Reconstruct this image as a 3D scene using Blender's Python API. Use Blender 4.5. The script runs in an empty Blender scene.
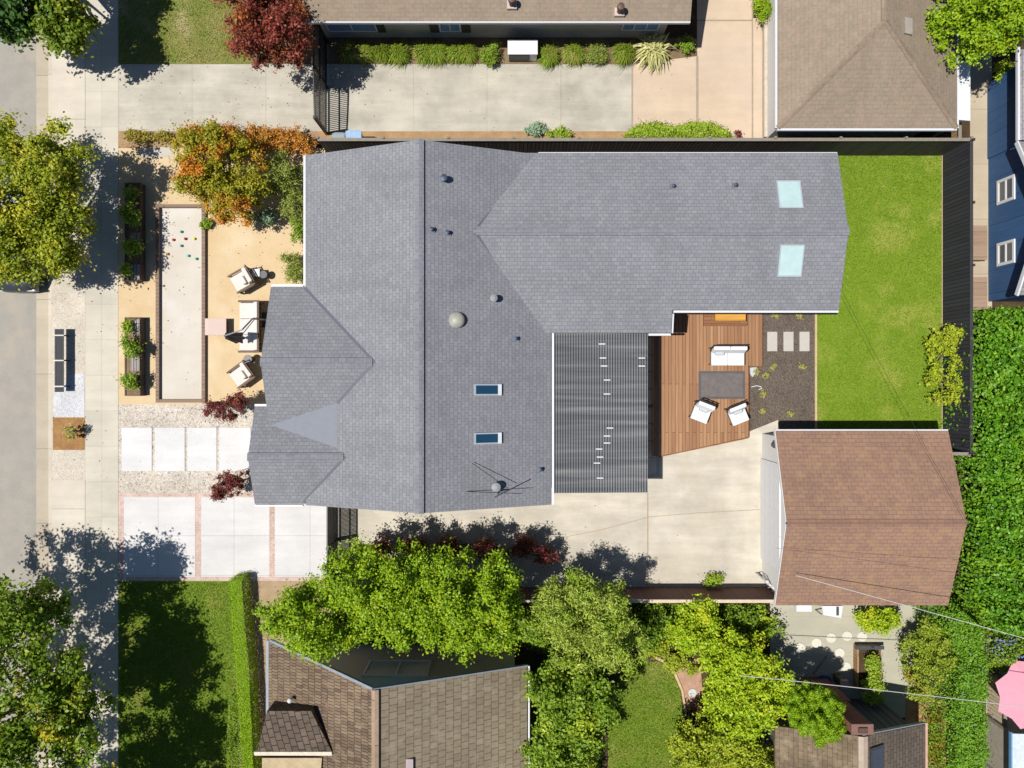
import bpy, bmesh, math, random
import numpy as np
from mathutils import Vector

# ------------------------------------------------------------------ camera, sky, sun, exposure
SC = bpy.context.scene
COL = SC.collection
CAM_H = 29.5
F = 737.0                                       # focal length in pixels of a 1024 px wide frame
cam_d = bpy.data.cameras.new('camera'); cam = bpy.data.objects.new('camera', cam_d); COL.objects.link(cam)
cam.location = (0, 0, CAM_H); cam.rotation_euler = (0, 0, 0)
cam_d.sensor_width = 36.0; cam_d.lens = 36.0 * F / 1024.0
cam_d.clip_start = 0.1; cam_d.clip_end = 1000
SC.camera = cam
SHX, SHY = 0.43, 0.075                           # ground shadow of a post one metre high
SUN_EL = math.atan2(1.0, math.hypot(SHX, SHY))
w = bpy.data.worlds.new('World'); SC.world = w; w.use_nodes = True
wn = w.node_tree; wn.nodes.clear()
sky = wn.nodes.new('ShaderNodeTexSky'); sky.sky_type = 'NISHITA'; sky.sun_disc = False
sky.ozone_density = 4.0; sky.sun_elevation = SUN_EL; sky.sun_rotation = math.atan2(-SHX, -SHY)
bg = wn.nodes.new('ShaderNodeBackground'); bg.inputs[1].default_value = 0.055
wo = wn.nodes.new('ShaderNodeOutputWorld')
hs_ = wn.nodes.new('ShaderNodeHueSaturation'); hs_.inputs['Saturation'].default_value = 1.2
wn.links.new(sky.outputs[0], hs_.inputs['Color']); wn.links.new(hs_.outputs[0], bg.inputs[0]); wn.links.new(bg.outputs[0], wo.inputs[0])
sd = bpy.data.lights.new('sun', 'SUN'); sun = bpy.data.objects.new('sun', sd); COL.objects.link(sun)
sd.energy = 4.8; sd.angle = math.radians(0.5); sd.color = (1.0, 0.965, 0.915)
sun.rotation_euler = Vector((SHX, SHY, -1)).to_track_quat('-Z', 'Y').to_euler()
sun.location = (-20, -5, 40)
SC.view_settings.view_transform = 'Standard'; SC.view_settings.look = 'None'
SC.view_settings.gamma = 1.0; SC.view_settings.exposure = 0.36
SC.view_settings.use_curve_mapping = False
SC.cycles.max_bounces = 6; SC.cycles.diffuse_bounces = 3; SC.cycles.transparent_max_bounces = 8

rng = np.random.default_rng(7)
random.seed(7)

# ------------------------------------------------------------------ helpers
def P(x, y, h=0.0):
    s = (CAM_H - h) / F
    return ((x - 512) * s, (384 - y) * s, h)
def G(x, y): return ((x - 512) / 25.0 * (29.5 / 29.48), (384 - y) / 25.0)
K = 1.62
GL = 1.72
def lin(c):
    c = c / 255.0
    return c / 12.92 if c <= 0.04045 else ((c + 0.055) / 1.055) ** 2.4
def T(r, g, b, k=1.0):
    if k == GL and g > r*1.1 and b < 100: r, g, b = min(255,r*1.09), g, b*.95      # leaves photograph yellower than they are listed
    return tuple(min(0.86, lin(v) / K * k) for v in (r, g, b)) + (1,)

def empty(name, loc, label=None, cat=None, group=None):
    o = bpy.data.objects.new(name, None); COL.objects.link(o); o.location = loc
    o.empty_display_size = 0.2
    tag(o, label, cat, group); return o
def tag(o, label=None, cat=None, group=None, kind=None):
    if label: o['label'] = label
    if cat: o['category'] = cat
    if group: o['group'] = group
    if kind: o['kind'] = kind
    return o
def origin_of(p):
    v = Vector((0, 0, 0))
    while p is not None:
        v += p.location; p = p.parent
    return v
def copy_tree(o, parent=None):
    c = o.copy(); COL.objects.link(c); c.parent = parent
    for ch in list(o.children): copy_tree(ch, c)
    return c

class MB:
    def __init__(s): s.v = []; s.f = []
    def add(s, vs, fs):
        n = len(s.v); s.v += [tuple(p) for p in vs]; s.f += [tuple(i + n for i in f) for f in fs]; return s
    def box(s, x0, x1, y0, y1, z0, z1):
        if x0 > x1: x0, x1 = x1, x0
        if y0 > y1: y0, y1 = y1, y0
        return s.add([(x0,y0,z0),(x1,y0,z0),(x1,y1,z0),(x0,y1,z0),(x0,y0,z1),(x1,y0,z1),(x1,y1,z1),(x0,y1,z1)],
                     [(3,2,1,0),(4,5,6,7),(0,1,5,4),(1,2,6,5),(2,3,7,6),(3,0,4,7)])
    def prism(s, pts, z0, z1):
        a = sum(pts[i][0]*pts[(i+1)%len(pts)][1]-pts[(i+1)%len(pts)][0]*pts[i][1] for i in range(len(pts)))
        if a < 0: pts = pts[::-1]
        n = len(pts)
        return s.add([(p[0],p[1],z0) for p in pts]+[(p[0],p[1],z1) for p in pts],
                     [tuple(range(n))[::-1], tuple(range(n, 2*n))]+[(i,(i+1)%n,n+(i+1)%n,n+i) for i in range(n)])
    def sheet(s, pts, z):
        a = sum(pts[i][0]*pts[(i+1)%len(pts)][1]-pts[(i+1)%len(pts)][0]*pts[i][1] for i in range(len(pts)))
        if a < 0: pts = pts[::-1]
        return s.add([(p[0],p[1],z) for p in pts], [tuple(range(len(pts)))])
    def slab(s, pts, t):                          # any polygon in space, thickened straight down
        n = len(pts)
        nz = (Vector(pts[1])-Vector(pts[0])).cross(Vector(pts[2])-Vector(pts[0])).z
        if nz < 0: pts = pts[::-1]
        return s.add(list(pts)+[(p[0],p[1],p[2]-t) for p in pts],
                     [tuple(range(n)), tuple(range(n,2*n))[::-1]]+[((i+1)%n,i,n+i,n+(i+1)%n) for i in range(n)])
    def tube(s, pts, r0, r1=None, seg=8, cap=True):
        pts = [Vector(p) for p in pts]; m = len(pts); r1 = r0 if r1 is None else r1
        n0 = len(s.v); ref = None
        for i, p in enumerate(pts):
            d = (pts[min(i+1,m-1)]-pts[max(i-1,0)]).normalized()
            if ref is None:
                ref = Vector((0,0,1)) if abs(d.z) < .9 else Vector((1,0,0))
            u = d.cross(ref).normalized(); v = d.cross(u); ref = -u.cross(d) if False else ref
            r = r0 + (r1-r0)*i/max(1,m-1)
            for k in range(seg):
                a = 2*math.pi*k/seg
                s.v.append(tuple(p+u*(r*math.cos(a))+v*(r*math.sin(a))))
        for i in range(m-1):
            for k in range(seg):
                a = n0+i*seg+k; b = n0+i*seg+(k+1)%seg
                s.f.append((a,b,b+seg,a+seg))
        if cap:
            s.f.append(tuple(n0+k for k in range(seg))[::-1]); s.f.append(tuple(n0+(m-1)*seg+k for k in range(seg)))
        return s
    def bar(s, a, b, wd, ht):                     # rectangular bar between two points
        a = Vector(a); b = Vector(b); d = (b-a).normalized()
        ref = Vector((0,0,1)) if abs(d.z) < .95 else Vector((1,0,0))
        u = d.cross(ref).normalized()*wd/2; v = u.cross(d).normalized()*ht/2
        return s.add([a-u-v,a+u-v,a+u+v,a-u+v,b-u-v,b+u-v,b+u+v,b-u+v],
                     [(0,1,2,3),(7,6,5,4),(1,0,4,5),(2,1,5,6),(3,2,6,7),(0,3,7,4)])
    def lathe(s, prof, x=0, y=0, seg=16):         # prof: list of (r, z)
        n0 = len(s.v); m = len(prof)
        for r, z in prof:
            for k in range(seg):
                a = 2*math.pi*k/seg; s.v.append((x+r*math.cos(a), y+r*math.sin(a), z))
        for i in range(m-1):
            for k in range(seg):
                a = n0+i*seg+k; b = n0+i*seg+(k+1)%seg; s.f.append((a,b,b+seg,a+seg))
        s.f.append(tuple(n0+k for k in range(seg))[::-1]); s.f.append(tuple(n0+(m-1)*seg+k for k in range(seg)))
        return s
    def build(s, name, mat, parent=None, bevel=0, smooth=False, fix=True, tri=False):
        me = bpy.data.meshes.new(name); off = origin_of(parent)
        me.from_pydata([(p[0]-off.x,p[1]-off.y,p[2]-off.z) for p in s.v], [], s.f)
        if fix or tri:
            bm = bmesh.new(); bm.from_mesh(me)
            if fix: bmesh.ops.recalc_face_normals(bm, faces=bm.faces)
            if tri: bmesh.ops.triangulate(bm, faces=bm.faces)
            bm.to_mesh(me); bm.free()
        uv = me.uv_layers.new(name='UVMap')
        for p in me.polygons:
            n = p.normal
            if abs(n.z) > .9995: t = Vector((1,0,0)); b = Vector((0,1,0))
            else:
                t = Vector((-n.y, n.x, 0)).normalized(); b = n.cross(t)
            for li in p.loop_indices:
                c = me.vertices[me.loops[li].vertex_index].co + off
                uv.data[li].uv = (c.dot(t), c.dot(b))
        if smooth:
            for p in me.polygons: p.use_smooth = True
        me.materials.append(mat)
        o = bpy.data.objects.new(name, me); COL.objects.link(o); o.parent = parent
        if bevel:
            m = o.modifiers.new('bevel', 'BEVEL'); m.width = bevel; m.segments = 2; m.limit_method = 'ANGLE'
        return o
def struct(name, mb, mat, **k):
    o = mb.build(name, mat, **k); o['kind'] = 'structure'; return o

# ------------------------------------------------------------------ materials
class NT:
    def __init__(s, name):
        s.m = bpy.data.materials.new(name); s.m.use_nodes = True; s.t = s.m.node_tree; s.t.nodes.clear()
        s.out = s.t.nodes.new('ShaderNodeOutputMaterial')
    def n(s, typ, **k):
        nd = s.t.nodes.new('ShaderNode'+typ)
        for a, v in k.items():
            if a[0] == 'i' and a[1:].isdigit(): s.set(nd.inputs[int(a[1:])], v)
            elif a in nd.inputs.keys(): s.set(nd.inputs[a], v)
            else: setattr(nd, a, v)
        return nd
    def set(s, inp, v):
        if isinstance(v, bpy.types.NodeSocket): s.t.links.new(v, inp)
        else: inp.default_value = v
    def ramp(s, fac, stops, interp='LINEAR'):
        r = s.t.nodes.new('ShaderNodeValToRGB'); s.set(r.inputs[0], fac); e = r.color_ramp.elements
        r.color_ramp.interpolation = interp
        while len(e) < len(stops): e.new(.5)
        for q, (p, c) in zip(e, stops):
            q.position = p; q.color = c if hasattr(c, '__len__') else (c,c,c,1)
        return r.outputs[0]
    def mix(s, f, a, b, mode='MIX'):
        m = s.t.nodes.new('ShaderNodeMix'); m.data_type = 'RGBA'; m.blend_type = mode
        s.set(m.inputs[0], f); s.set(m.inputs[6], a); s.set(m.inputs[7], b); return m.outputs[2]
    def noise(s, vec, scale, detail=4, rough=.6):
        nd = s.n('TexNoise'); nd.inputs['Scale'].default_value = scale
        nd.inputs['Detail'].default_value = detail; nd.inputs['Roughness'].default_value = rough
        s.set(nd.inputs['Vector'], vec); return nd.outputs[0]
    def pos(s): return s.n('NewGeometry').outputs['Position']
    def uv(s): return s.n('UVMap').outputs[0]
    def bump(s, h, strength=.3, dist=.02):
        b = s.n('Bump'); b.inputs['Strength'].default_value = strength; b.inputs['Distance'].default_value = dist
        s.set(b.inputs['Height'], h); return b.outputs[0]
    def done(s, col, rough=.8, normal=None, metal=0, spec=.3, **k):
        p = s.n('BsdfPrincipled'); s.set(p.inputs['Base Color'], col); s.set(p.inputs['Roughness'], rough)
        p.inputs['Metallic'].default_value = metal; p.inputs['Specular IOR Level'].default_value = spec
        if normal is not None: s.set(p.inputs['Normal'], normal)
        for a, v in k.items(): s.set(p.inputs[a], v)
        s.t.links.new(p.outputs[0], s.out.inputs[0]); return s.m
def sc(c, k): return (min(.9,c[0]*k), min(.9,c[1]*k), min(.9,c[2]*k), 1)

def mat_plain(name, c, rough=.6, metal=0, spec=.4, var=.12, scale=6):
    t = NT(name); n = t.noise(t.pos(), scale)
    return t.done(t.ramp(n, [(.3, sc(c,1-var)), (.7, sc(c,1+var))]), rough, None, metal, spec)
def mat_ground(name, c, c2, scale=2.0, fine=40, fvar=.2, bump=.3, c3=None):
    t = NT(name); p = t.pos()
    a = t.ramp(t.noise(p, scale, 5), [(.35, c), (.65, c2)])
    if c3: a = t.mix(t.ramp(t.noise(p, scale*.35, 3), [(.52, 0), (.66, 1)]), a, c3)
    f = t.noise(p, fine, 3, .7)
    col = t.mix(1.0, a, t.ramp(f, [(.25, 1-fvar), (.75, 1+fvar)]), 'MULTIPLY')
    return t.done(col, .9, t.bump(f, bump, .02), 0, .2)
def mat_gravel(name, cols, size=.05, bump=.7):
    t = NT(name); p = t.pos()
    v = t.n('TexVoronoi'); v.inputs['Scale'].default_value = 1/size; t.set(v.inputs['Vector'], p)
    s = t.n('SeparateColor'); t.set(s.inputs[0], v.outputs['Color'])
    m = len(cols)
    col = t.ramp(s.outputs[0], [(i/(m-1), c) for i, c in enumerate(cols)])
    col = t.mix(1.0, col, t.ramp(t.noise(p, .8, 4), [(.3, .85), (.7, 1.1)]), 'MULTIPLY')
    return t.done(col, .9, t.bump(v.outputs['Distance'], bump, .03), 0, .2)
def mat_concrete(name, c, bw=1.4, bh=1.4, ox=0, oy=0, joint=.012, stain=.14, jd=.55, var=.06, tint=None):
    t = NT(name); p = t.pos()
    mp = t.n('Mapping'); t.set(mp.inputs[0], p); mp.inputs['Location'].default_value = (-ox, -oy, 0)
    b = t.n('TexBrick'); t.set(b.inputs[0], mp.outputs[0]); b.offset = 0
    b.inputs['Color1'].default_value = sc(c,1+var); b.inputs['Color2'].default_value = sc(c,1-var)
    b.inputs['Mortar'].default_value = sc(c,jd); b.inputs['Scale'].default_value = 1
    b.inputs['Mortar Size'].default_value = joint; b.inputs['Mortar Smooth'].default_value = .2
    b.inputs['Brick Width'].default_value = bw; b.inputs['Row Height'].default_value = bh
    col = b.outputs[0]
    col = t.mix(1, col, t.ramp(t.noise(p, .55, 6, .65), [(.3, 1-stain), (.7, 1+stain*.5)]), 'MULTIPLY')
    ms = t.n('Mapping'); t.set(ms.inputs[0], p); ms.inputs['Scale'].default_value = (.35, 2.4, 1)
    col = t.mix(1, col, t.ramp(t.noise(ms.outputs[0], 1.0, 6, .65), [(.3, 1-stain*.6), (.7, 1+stain*.4)]), 'MULTIPLY')
    if tint: col = t.mix(t.ramp(t.noise(p, .35, 4, .6), [(.5, 0), (.72, .6)]), col, tint)
    f = t.noise(p, 30, 4, .7)
    col = t.mix(1, col, t.ramp(f, [(.3, .93), (.7, 1.05)]), 'MULTIPLY')
    sp = t.noise(p, 4.5, 6, .75)
    col = t.mix(t.ramp(sp, [(.62, 0), (.74, .4)]), col, sc(c, .62))
    col = t.mix(t.ramp(t.noise(p, 1.3, 8, .8), [(.60, 0), (.70, .22)]), col, sc(c, .72))
    return t.done(col, .85, t.bump(f, .15, .01), 0, .25)
def mat_shingle(name, c1, c2, gap, bw=.3, rh=.15, mortar=.012, stain=.12, tone=None, bump=.6, bias=0):
    t = NT(name); u = t.uv(); p = t.pos()
    b = t.n('TexBrick'); t.set(b.inputs[0], u); b.offset = .5
    b.inputs['Color1'].default_value = c1; b.inputs['Color2'].default_value = c2; b.inputs['Mortar'].default_value = gap
    b.inputs['Scale'].default_value = 1; b.inputs['Mortar Size'].default_value = mortar; b.inputs['Mortar Smooth'].default_value = .3
    b.inputs['Brick Width'].default_value = bw; b.inputs['Row Height'].default_value = rh; b.inputs['Bias'].default_value = bias
    col = b.outputs[0]
    col = t.mix(1, col, t.ramp(t.noise(p, .5, 5, .6), [(.3, 1-stain), (.7, 1+stain)]), 'MULTIPLY')
    col = t.mix(1, col, t.ramp(t.noise(p, 9, 4, .7), [(.3, .88), (.7, 1.1)]), 'MULTIPLY')
    ms = t.n('Mapping'); t.set(ms.inputs[0], u); ms.inputs['Scale'].default_value = (2.2, .22, 1)
    col = t.mix(1, col, t.ramp(t.noise(ms.outputs[0], 1.0, 5, .65), [(.3, 1-stain*.8), (.7, 1+stain*.8)]), 'MULTIPLY')
    if tone: col = t.mix(t.ramp(t.noise(p, 2.6, 5, .7), [(.5, 0), (.68, .7)]), col, tone)
    g = t.noise(p, 70, 2, .6)
    h = t.mix(.25, b.outputs['Fac'], g)
    inv = t.n('Invert'); t.set(inv.inputs[1], h)
    return t.done(col, .9, t.bump(inv.outputs[0], bump, .015), 0, .2)
def mat_planks(name, c1, c2, gap, pw=.14, length=3.0, along='u', rough=.7, mortar=.006, bump=.4, spec=.3):
    t = NT(name); u = t.uv()
    if along == 'v':
        sx = t.n('SeparateXYZ'); t.set(sx.inputs[0], u); cx = t.n('CombineXYZ')
        t.set(cx.inputs[0], sx.outputs[1]); t.set(cx.inputs[1], sx.outputs[0]); u = cx.outputs[0]
    b = t.n('TexBrick'); t.set(b.inputs[0], u); b.offset = .37; b.offset_frequency = 2
    b.inputs['Color1'].default_value = c1; b.inputs['Color2'].default_value = c2; b.inputs['Mortar'].default_value = gap
    b.inputs['Scale'].default_value = 1; b.inputs['Mortar Size'].default_value = mortar; b.inputs['Mortar Smooth'].default_value = .1
    b.inputs['Brick Width'].default_value = length; b.inputs['Row Height'].default_value = pw
    mp = t.n('Mapping'); t.set(mp.inputs[0], u); mp.inputs['Scale'].default_value = (.8, 22, 1)
    g = t.noise(mp.outputs[0], 1.0, 5, .65)
    col = t.mix(1, b.outputs[0], t.ramp(g, [(.3, .78), (.7, 1.18)]), 'MULTIPLY')
    inv = t.n('Invert'); t.set(inv.inputs[1], b.outputs['Fac'])
    return t.done(col, rough, t.bump(inv.outputs[0], bump, .01), 0, spec)
def mat_leaf(name, ramp, patch=None, pscale=.9, plo=.55, phi=.68, rough=.5, trans=.3, spec=.3):
    """ramp: colours of single leaves; patch: colours of leaves on the clumps that have turned"""
    t = NT(name); g = t.n('NewGeometry'); rnd = g.outputs['Random Per Island']
    m = len(ramp); col = t.ramp(rnd, [(i/(m-1), c) for i, c in enumerate(ramp)])
    if patch:
        q = len(patch); c2 = t.ramp(rnd, [(i/(q-1), c) for i, c in enumerate(patch)])
        f = t.ramp(t.noise(g.outputs['Position'], pscale, 3, .6), [(plo, 0), (phi, 1)])
        col = t.mix(f, col, c2)
    d = t.n('BsdfPrincipled'); t.set(d.inputs['Base Color'], col); d.inputs['Roughness'].default_value = rough
    d.inputs['Specular IOR Level'].default_value = spec
    tr = t.n('BsdfTranslucent'); t.set(tr.inputs[0], t.mix(.35, col, (.35,.45,.03,1)))
    mx = t.n('MixShader'); mx.inputs[0].default_value = trans
    t.t.links.new(d.outputs[0], mx.inputs[1]); t.t.links.new(tr.outputs[0], mx.inputs[2])
    t.t.links.new(mx.outputs[0], t.out.inputs[0]); return t.m
def mat_glass(name, c, rough=.08):
    t = NT(name); n = t.noise(t.pos(), 2.5, 5, .7)
    return t.done(t.ramp(n, [(.3, sc(c,.90)), (.7, sc(c,1.06))]), rough, None, 0, .6)

WHITE = mat_plain('white_paint', T(245,245,245), .5, var=.04)
WHITE_WALL = mat_plain('white_stucco', T(243,241,236), .8, var=.04)
BLACK = mat_plain('black_metal', (.018,.018,.02,1), .45, var=.2)
DKGREY = mat_plain('dark_grey_metal', (.05,.052,.058,1), .5, var=.2)
GREY = mat_plain('grey_metal', (.22,.23,.24,1), .5, var=.1)
CUSHION = mat_plain('offwhite_fabric', T(238,232,224), .95, var=.05, scale=12)
TEAK = mat_planks('teak_wood', T(176,136,98), T(150,108,74), T(70,44,26), .07, 1.5)
BARK = mat_ground('bark', (.10,.075,.05,1), (.16,.12,.085,1), 5, 30, .3, .6)

# ------------------------------------------------------------------ ground, road, paving
SOIL = mat_ground('soil', T(120,98,74), T(150,128,98), 1.2, 30, .3, .6)
DARKSOIL = mat_ground('dark_soil', T(70,56,40), T(96,78,54), 1.2, 30, .35, .6)
ASPHALT = mat_ground('asphalt', T(180,174,163), T(171,165,155), 1.8, 38, .22, .4, T(186,177,162))
GUTTER = mat_concrete('gutter_concrete', T(205,192,170), 40, 3.0, 0, .4, .012, .12)
KERB = mat_concrete('kerb_concrete', T(226,214,194), 40, 3.0, 0, .4, .012, .1)
WALK = mat_concrete('sidewalk_concrete', T(222,214,196), .66, 1.42, -17.08, .35, .010, .13, .80, .05)
APRON = mat_concrete('apron_concrete', T(226,216,198), 1.36, 2.6, -17.08, 8.0, .014, .14, .6)
DRIVE_N = mat_concrete('old_driveway_concrete', T(206,199,182), 2.95, 6.0, -15.75, 9.7, .014, .24, .8, .03, T(232,224,206))
DRIVE_T = mat_concrete('tan_concrete', T(226,203,176), 1.0, 30, 7.4, -1, .0, .12, .7, .01, T(214,196,180))
DRIVE_W = mat_concrete('white_concrete', T(234,231,228), 1.52, 1.6, -15.68, -6.07, .014, .11, .75, .02)
PAD = mat_concrete('paver_concrete', T(238,237,235), 40, 40, -60, -60, 0, .10, .7, .01)
PATIO = mat_concrete('patio_concrete', T(222,213,195), 40, 40, -60, -60, 0, .24, .7, .01, T(204,192,168))
PATIO_B = mat_concrete('grey_patio_concrete', T(200,195,174), 40, 1.6, -60, -10.9, .006, .12, .8, .02, T(184,180,160))
DG = mat_ground('decomposed_granite', T(234,209,168), T(226,198,154), 1.1, 50, .14, .3, T(238,216,180))
COURT = mat_ground('court_sand', T(230,222,208), T(222,212,196), .9, 60, .1, .25, T(234,228,218))
GRAVEL = mat_gravel('river_gravel', [T(196,184,166), T(232,222,206), T(214,198,178), T(240,234,224), T(178,164,148)], .055)
GRAVEL_P = mat_gravel('pale_gravel', [T(214,204,186), T(236,226,208), T(222,210,192), T(206,194,176)], .04, .5)
GRAVEL_W = mat_gravel('white_gravel', [T(214,214,216), T(236,236,238), T(226,226,228), T(202,202,206)], .045, .4)
MULCH = mat_gravel('dark_gravel', [T(112,101,90), T(132,120,108), T(96,86,76), T(124,110,96)], .04, .8)
PITDIRT = mat_ground('pit_dirt', T(186,142,92), T(160,118,74), 3, 30, .3, .5)
BRICKS = mat_shingle('red_brick_paving', T(206,170,156), T(222,192,180), T(220,205,190), .2, .1, .012, .12, T(232,215,205), .3)
LAWN = mat_ground('lawn_turf', T(120,150,34), T(134,160,44), 1.6, 40, .35, .8, T(160,170,70))
LAWN_D = mat_ground('shady_lawn_turf', T(108,140,36), T(124,150,44), 1.6, 55, .4, .8, T(146,150,66))
LAWN_S = mat_ground('patchy_lawn_turf', T(122,138,52), T(158,152,84), .9, 50, .35, .8, T(216,196,152))
LAWN_O = mat_ground('oval_lawn_turf', T(116,142,42), T(132,152,50), 1.6, 55, .35, .8, T(150,156,72))
TIMBER = mat_planks('edging_timber', T(160,136,118), T(146,122,104), T(90,72,58), .15, 2.4, 'u')
EDGE = mat_plain('tan_edging', T(216,190,146), .8)

m = MB().box(-400, 400, -400, 400, -2.0, -.14); struct('ground', m, SOIL)
m = MB().sheet([(-27, -300), (-19.12, -300), (-19.12, 300), (-27, 300)], -.128); struct('road', m, ASPHALT)
m = MB().box(-19.12, -18.56, -300, 300, -.139, -.122); struct('gutter', m, GUTTER)
m = MB().box(-18.56, -18.40, -300, 300, -.139, .003); struct('kerb', m, KERB, bevel=.02)
m = MB().box(-18.40, 300, -300, 300, -.139, -.004); struct('yard_ground', m, DARKSOIL)

_lv = [0]
def ground_px(name, pts, mat, z=.004):
    return struct(name, MB().sheet([G(*p) for p in pts], z), mat)
def rect(x0, y0, x1, y1): return [(x0,y0),(x1,y0),(x1,y1),(x0,y1)]
# parkway strip and sidewalk
ground_px('parkway', rect(51.9, -300, 85.2, 1300), GRAVEL_P, .000)
ground_px('sidewalk', rect(85, -300, 118.3, 1300), WALK, .004)
ground_px('driveway_apron', rect(51.9, 46, 85.4, 138), APRON, .008)
ground_px('driveway_apron', rect(51.9, 480, 85.4, 600), APRON, .008)
ground_px('white_gravel_patch', [(54,389),(66,382),(70,374),(84,373),(84.6,417),(53,417)], GRAVEL_W, .006)
ground_px('tree_pit', rect(53, 417.5, 85, 450), PITDIRT, .008)
# neighbour drive at the top
ground_px('neighbour_driveway', rect(118.2, 64, 632, 131.2), DRIVE_N, .008)
ground_px('tan_driveway', [(632,64),(697,56),(697,-60),(752.5,-60),(752.5,139),(632,139)], DRIVE_T, .006)
ground_px('tan_driveway', rect(752.5, 18, 772, 139), DRIVE_T, .010)
ground_px('planting_bed', rect(325, 38, 697, 64.2), SOIL, .003)
ground_px('planting_bed', rect(314, 130.8, 744, 141), mat_ground('bed_tan_soil', T(196,160,116), T(176,140,100), 2, 30, .25, .5), .005)
for i, (x0, y0, x1, y1) in enumerate([(631.4,64,633,139),(696,56,698.4,139),(751.6,-40,753.2,139),(697,19.5,752,21)]):
    ground_px('paving_line', rect(x0,y0,x1,y1), mat_plain('joint_filler', T(176,160,138)) if i == 0 else bpy.data.materials['joint_filler'], .013)
ground_px('front_lawn', rect(118.3, -200, 252, 63.6), LAWN_S, .003)
ground_px('planting_bed', [(252,-100),(330,-100),(330,64),(252,64)], SOIL, .004)
# own front garden
ground_px('planting_bed', rect(118.3, 131.2, 316, 152), mat_ground('bed_soil', T(190,160,122), T(160,128,94), 2, 30, .3, .5), .003)
ground_px('garden_court', [(118.5,148),(325,148),(325,404.5),(118.5,404.5)], DG, .007)
ground_px('concrete_step', rect(140, 147, 172, 157), mat_concrete('grey_step', T(216,208,196), 9, 9, -60, -60, 0), .011)
ground_px('bocce_court', rect(160.5, 208, 203.5, 401), COURT, .011)
ground_px('gravel_bed', rect(118.5, 404.3, 330, 497), GRAVEL, .004)
for x0, x1 in ((122,152.3),(155,185.2),(187.5,217),(219.5,251)):
    m = MB().box(*(G(x0,0)[0],G(x1,0)[0]), G(0,471)[1], G(0,427.5)[1], 0, .03); struct('concrete_pad', m, PAD, bevel=.01)
ground_px('brick_border', rect(118.5, 493.3, 332, 581), BRICKS, .007)
ground_px('driveway', rect(124, 497.2, 195.2, 577), DRIVE_W, .012)
ground_px('driveway', rect(201.3, 497.2, 269.5, 577), DRIVE_W, .012)
ground_px('driveway', rect(275.0, 497.2, 330, 577), DRIVE_W, .012)
# south neighbour's lawn and side strip
ground_px('south_lawn', [(118.5,581),(236,581),(238,640),(240,1000),(118.5,1000)], LAWN_D, .004)
ground_px('side_strip', rect(236, 581, 330, 1000), mat_ground('side_strip_soil', T(196,170,138), T(176,150,118), 1.4, 35, .2, .4), .002)
# back yard
ground_px('back_patio', [(330,500),(330,588),(775,588),(778,420),(748,432),(640,452),(560,480)], PATIO, .008)
ground_px('pergola_patio', rect(480, 320, 662, 500), PATIO, .004)
ground_px('dark_gravel_bed', [(650,300),(816,300),(816,432),(775,434),(748,440),(650,470)], MULCH, .003)
ground_px('back_lawn', rect(816, 140, 943.4, 436), LAWN, .006)
m = MB().box(G(814.6,0)[0], G(816.6,0)[0], G(0,434)[1], G(0,300)[1], 0, .05); struct('lawn_edging', m, EDGE)
m = MB().box(G(941.3,0)[0], G(943.4,0)[0], G(0,436)[1], G(0,150)[1], 0, .05); struct('lawn_edging', m, EDGE)
JOINT = mat_plain('concrete_joint', T(176,156,126))
ground_px('paving_line', rect(647.2, 493, 648.3, 587), JOINT, .012)
wavy_line = [(548,540),(600,530),(650,516.5),(700,512.5),(748,510),(775,508)]
ground_px('paving_line', wavy_line + [(x, y+.55) for x, y in wavy_line[::-1]], JOINT, .0125)  # thin wavy line in the joint colour across the patio
# strip beyond the east fence, right-hand yards
ground_px('side_path', rect(970, -60, 992, 330), mat_concrete('side_path_concrete', T(206,190,164), 40, 2.2, 0, 0, .01, .12), .004)
ground_px('south_patio', [(770,600),(936,600),(936,712),(770,740)], PATIO_B, .004)
ground_px('side_strip', rect(905, 700, 946, 900), mat_ground('orange_soil', T(204,160,120), T(182,132,92), 3, 30, .25, .4), .006)
ground_px('far_yard_paving', rect(986, 640, 1080, 900), mat_concrete('far_paving', T(200,188,166), 1.2, 1.2, 0, 0, .012), .004)
# small lawn and brick path of the south garden
ov = [(614,690),(622,674),(640,662),(660,662),(672,672),(680,690),(684,720),(684,790),(608,790),(608,720)]
ground_px('small_lawn', ov, LAWN_O, .005)
ground_px('brick_path', [(661,655),(700,660),(704,710),(690,726),(686,700),(678,680)], mat_ground('pink_path', T(206,166,140), T(186,146,120), 4, 35, .2, .3), .004)
ov2 = [(655,656),(664,660),(675,671),(683,690),(687,716),(685,716),(681,691),(673,673),(663,662.4),(655,658.5)]
struct('lawn_edging', MB().prism([G(*p) for p in ov2], 0, .06), EDGE)

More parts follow.
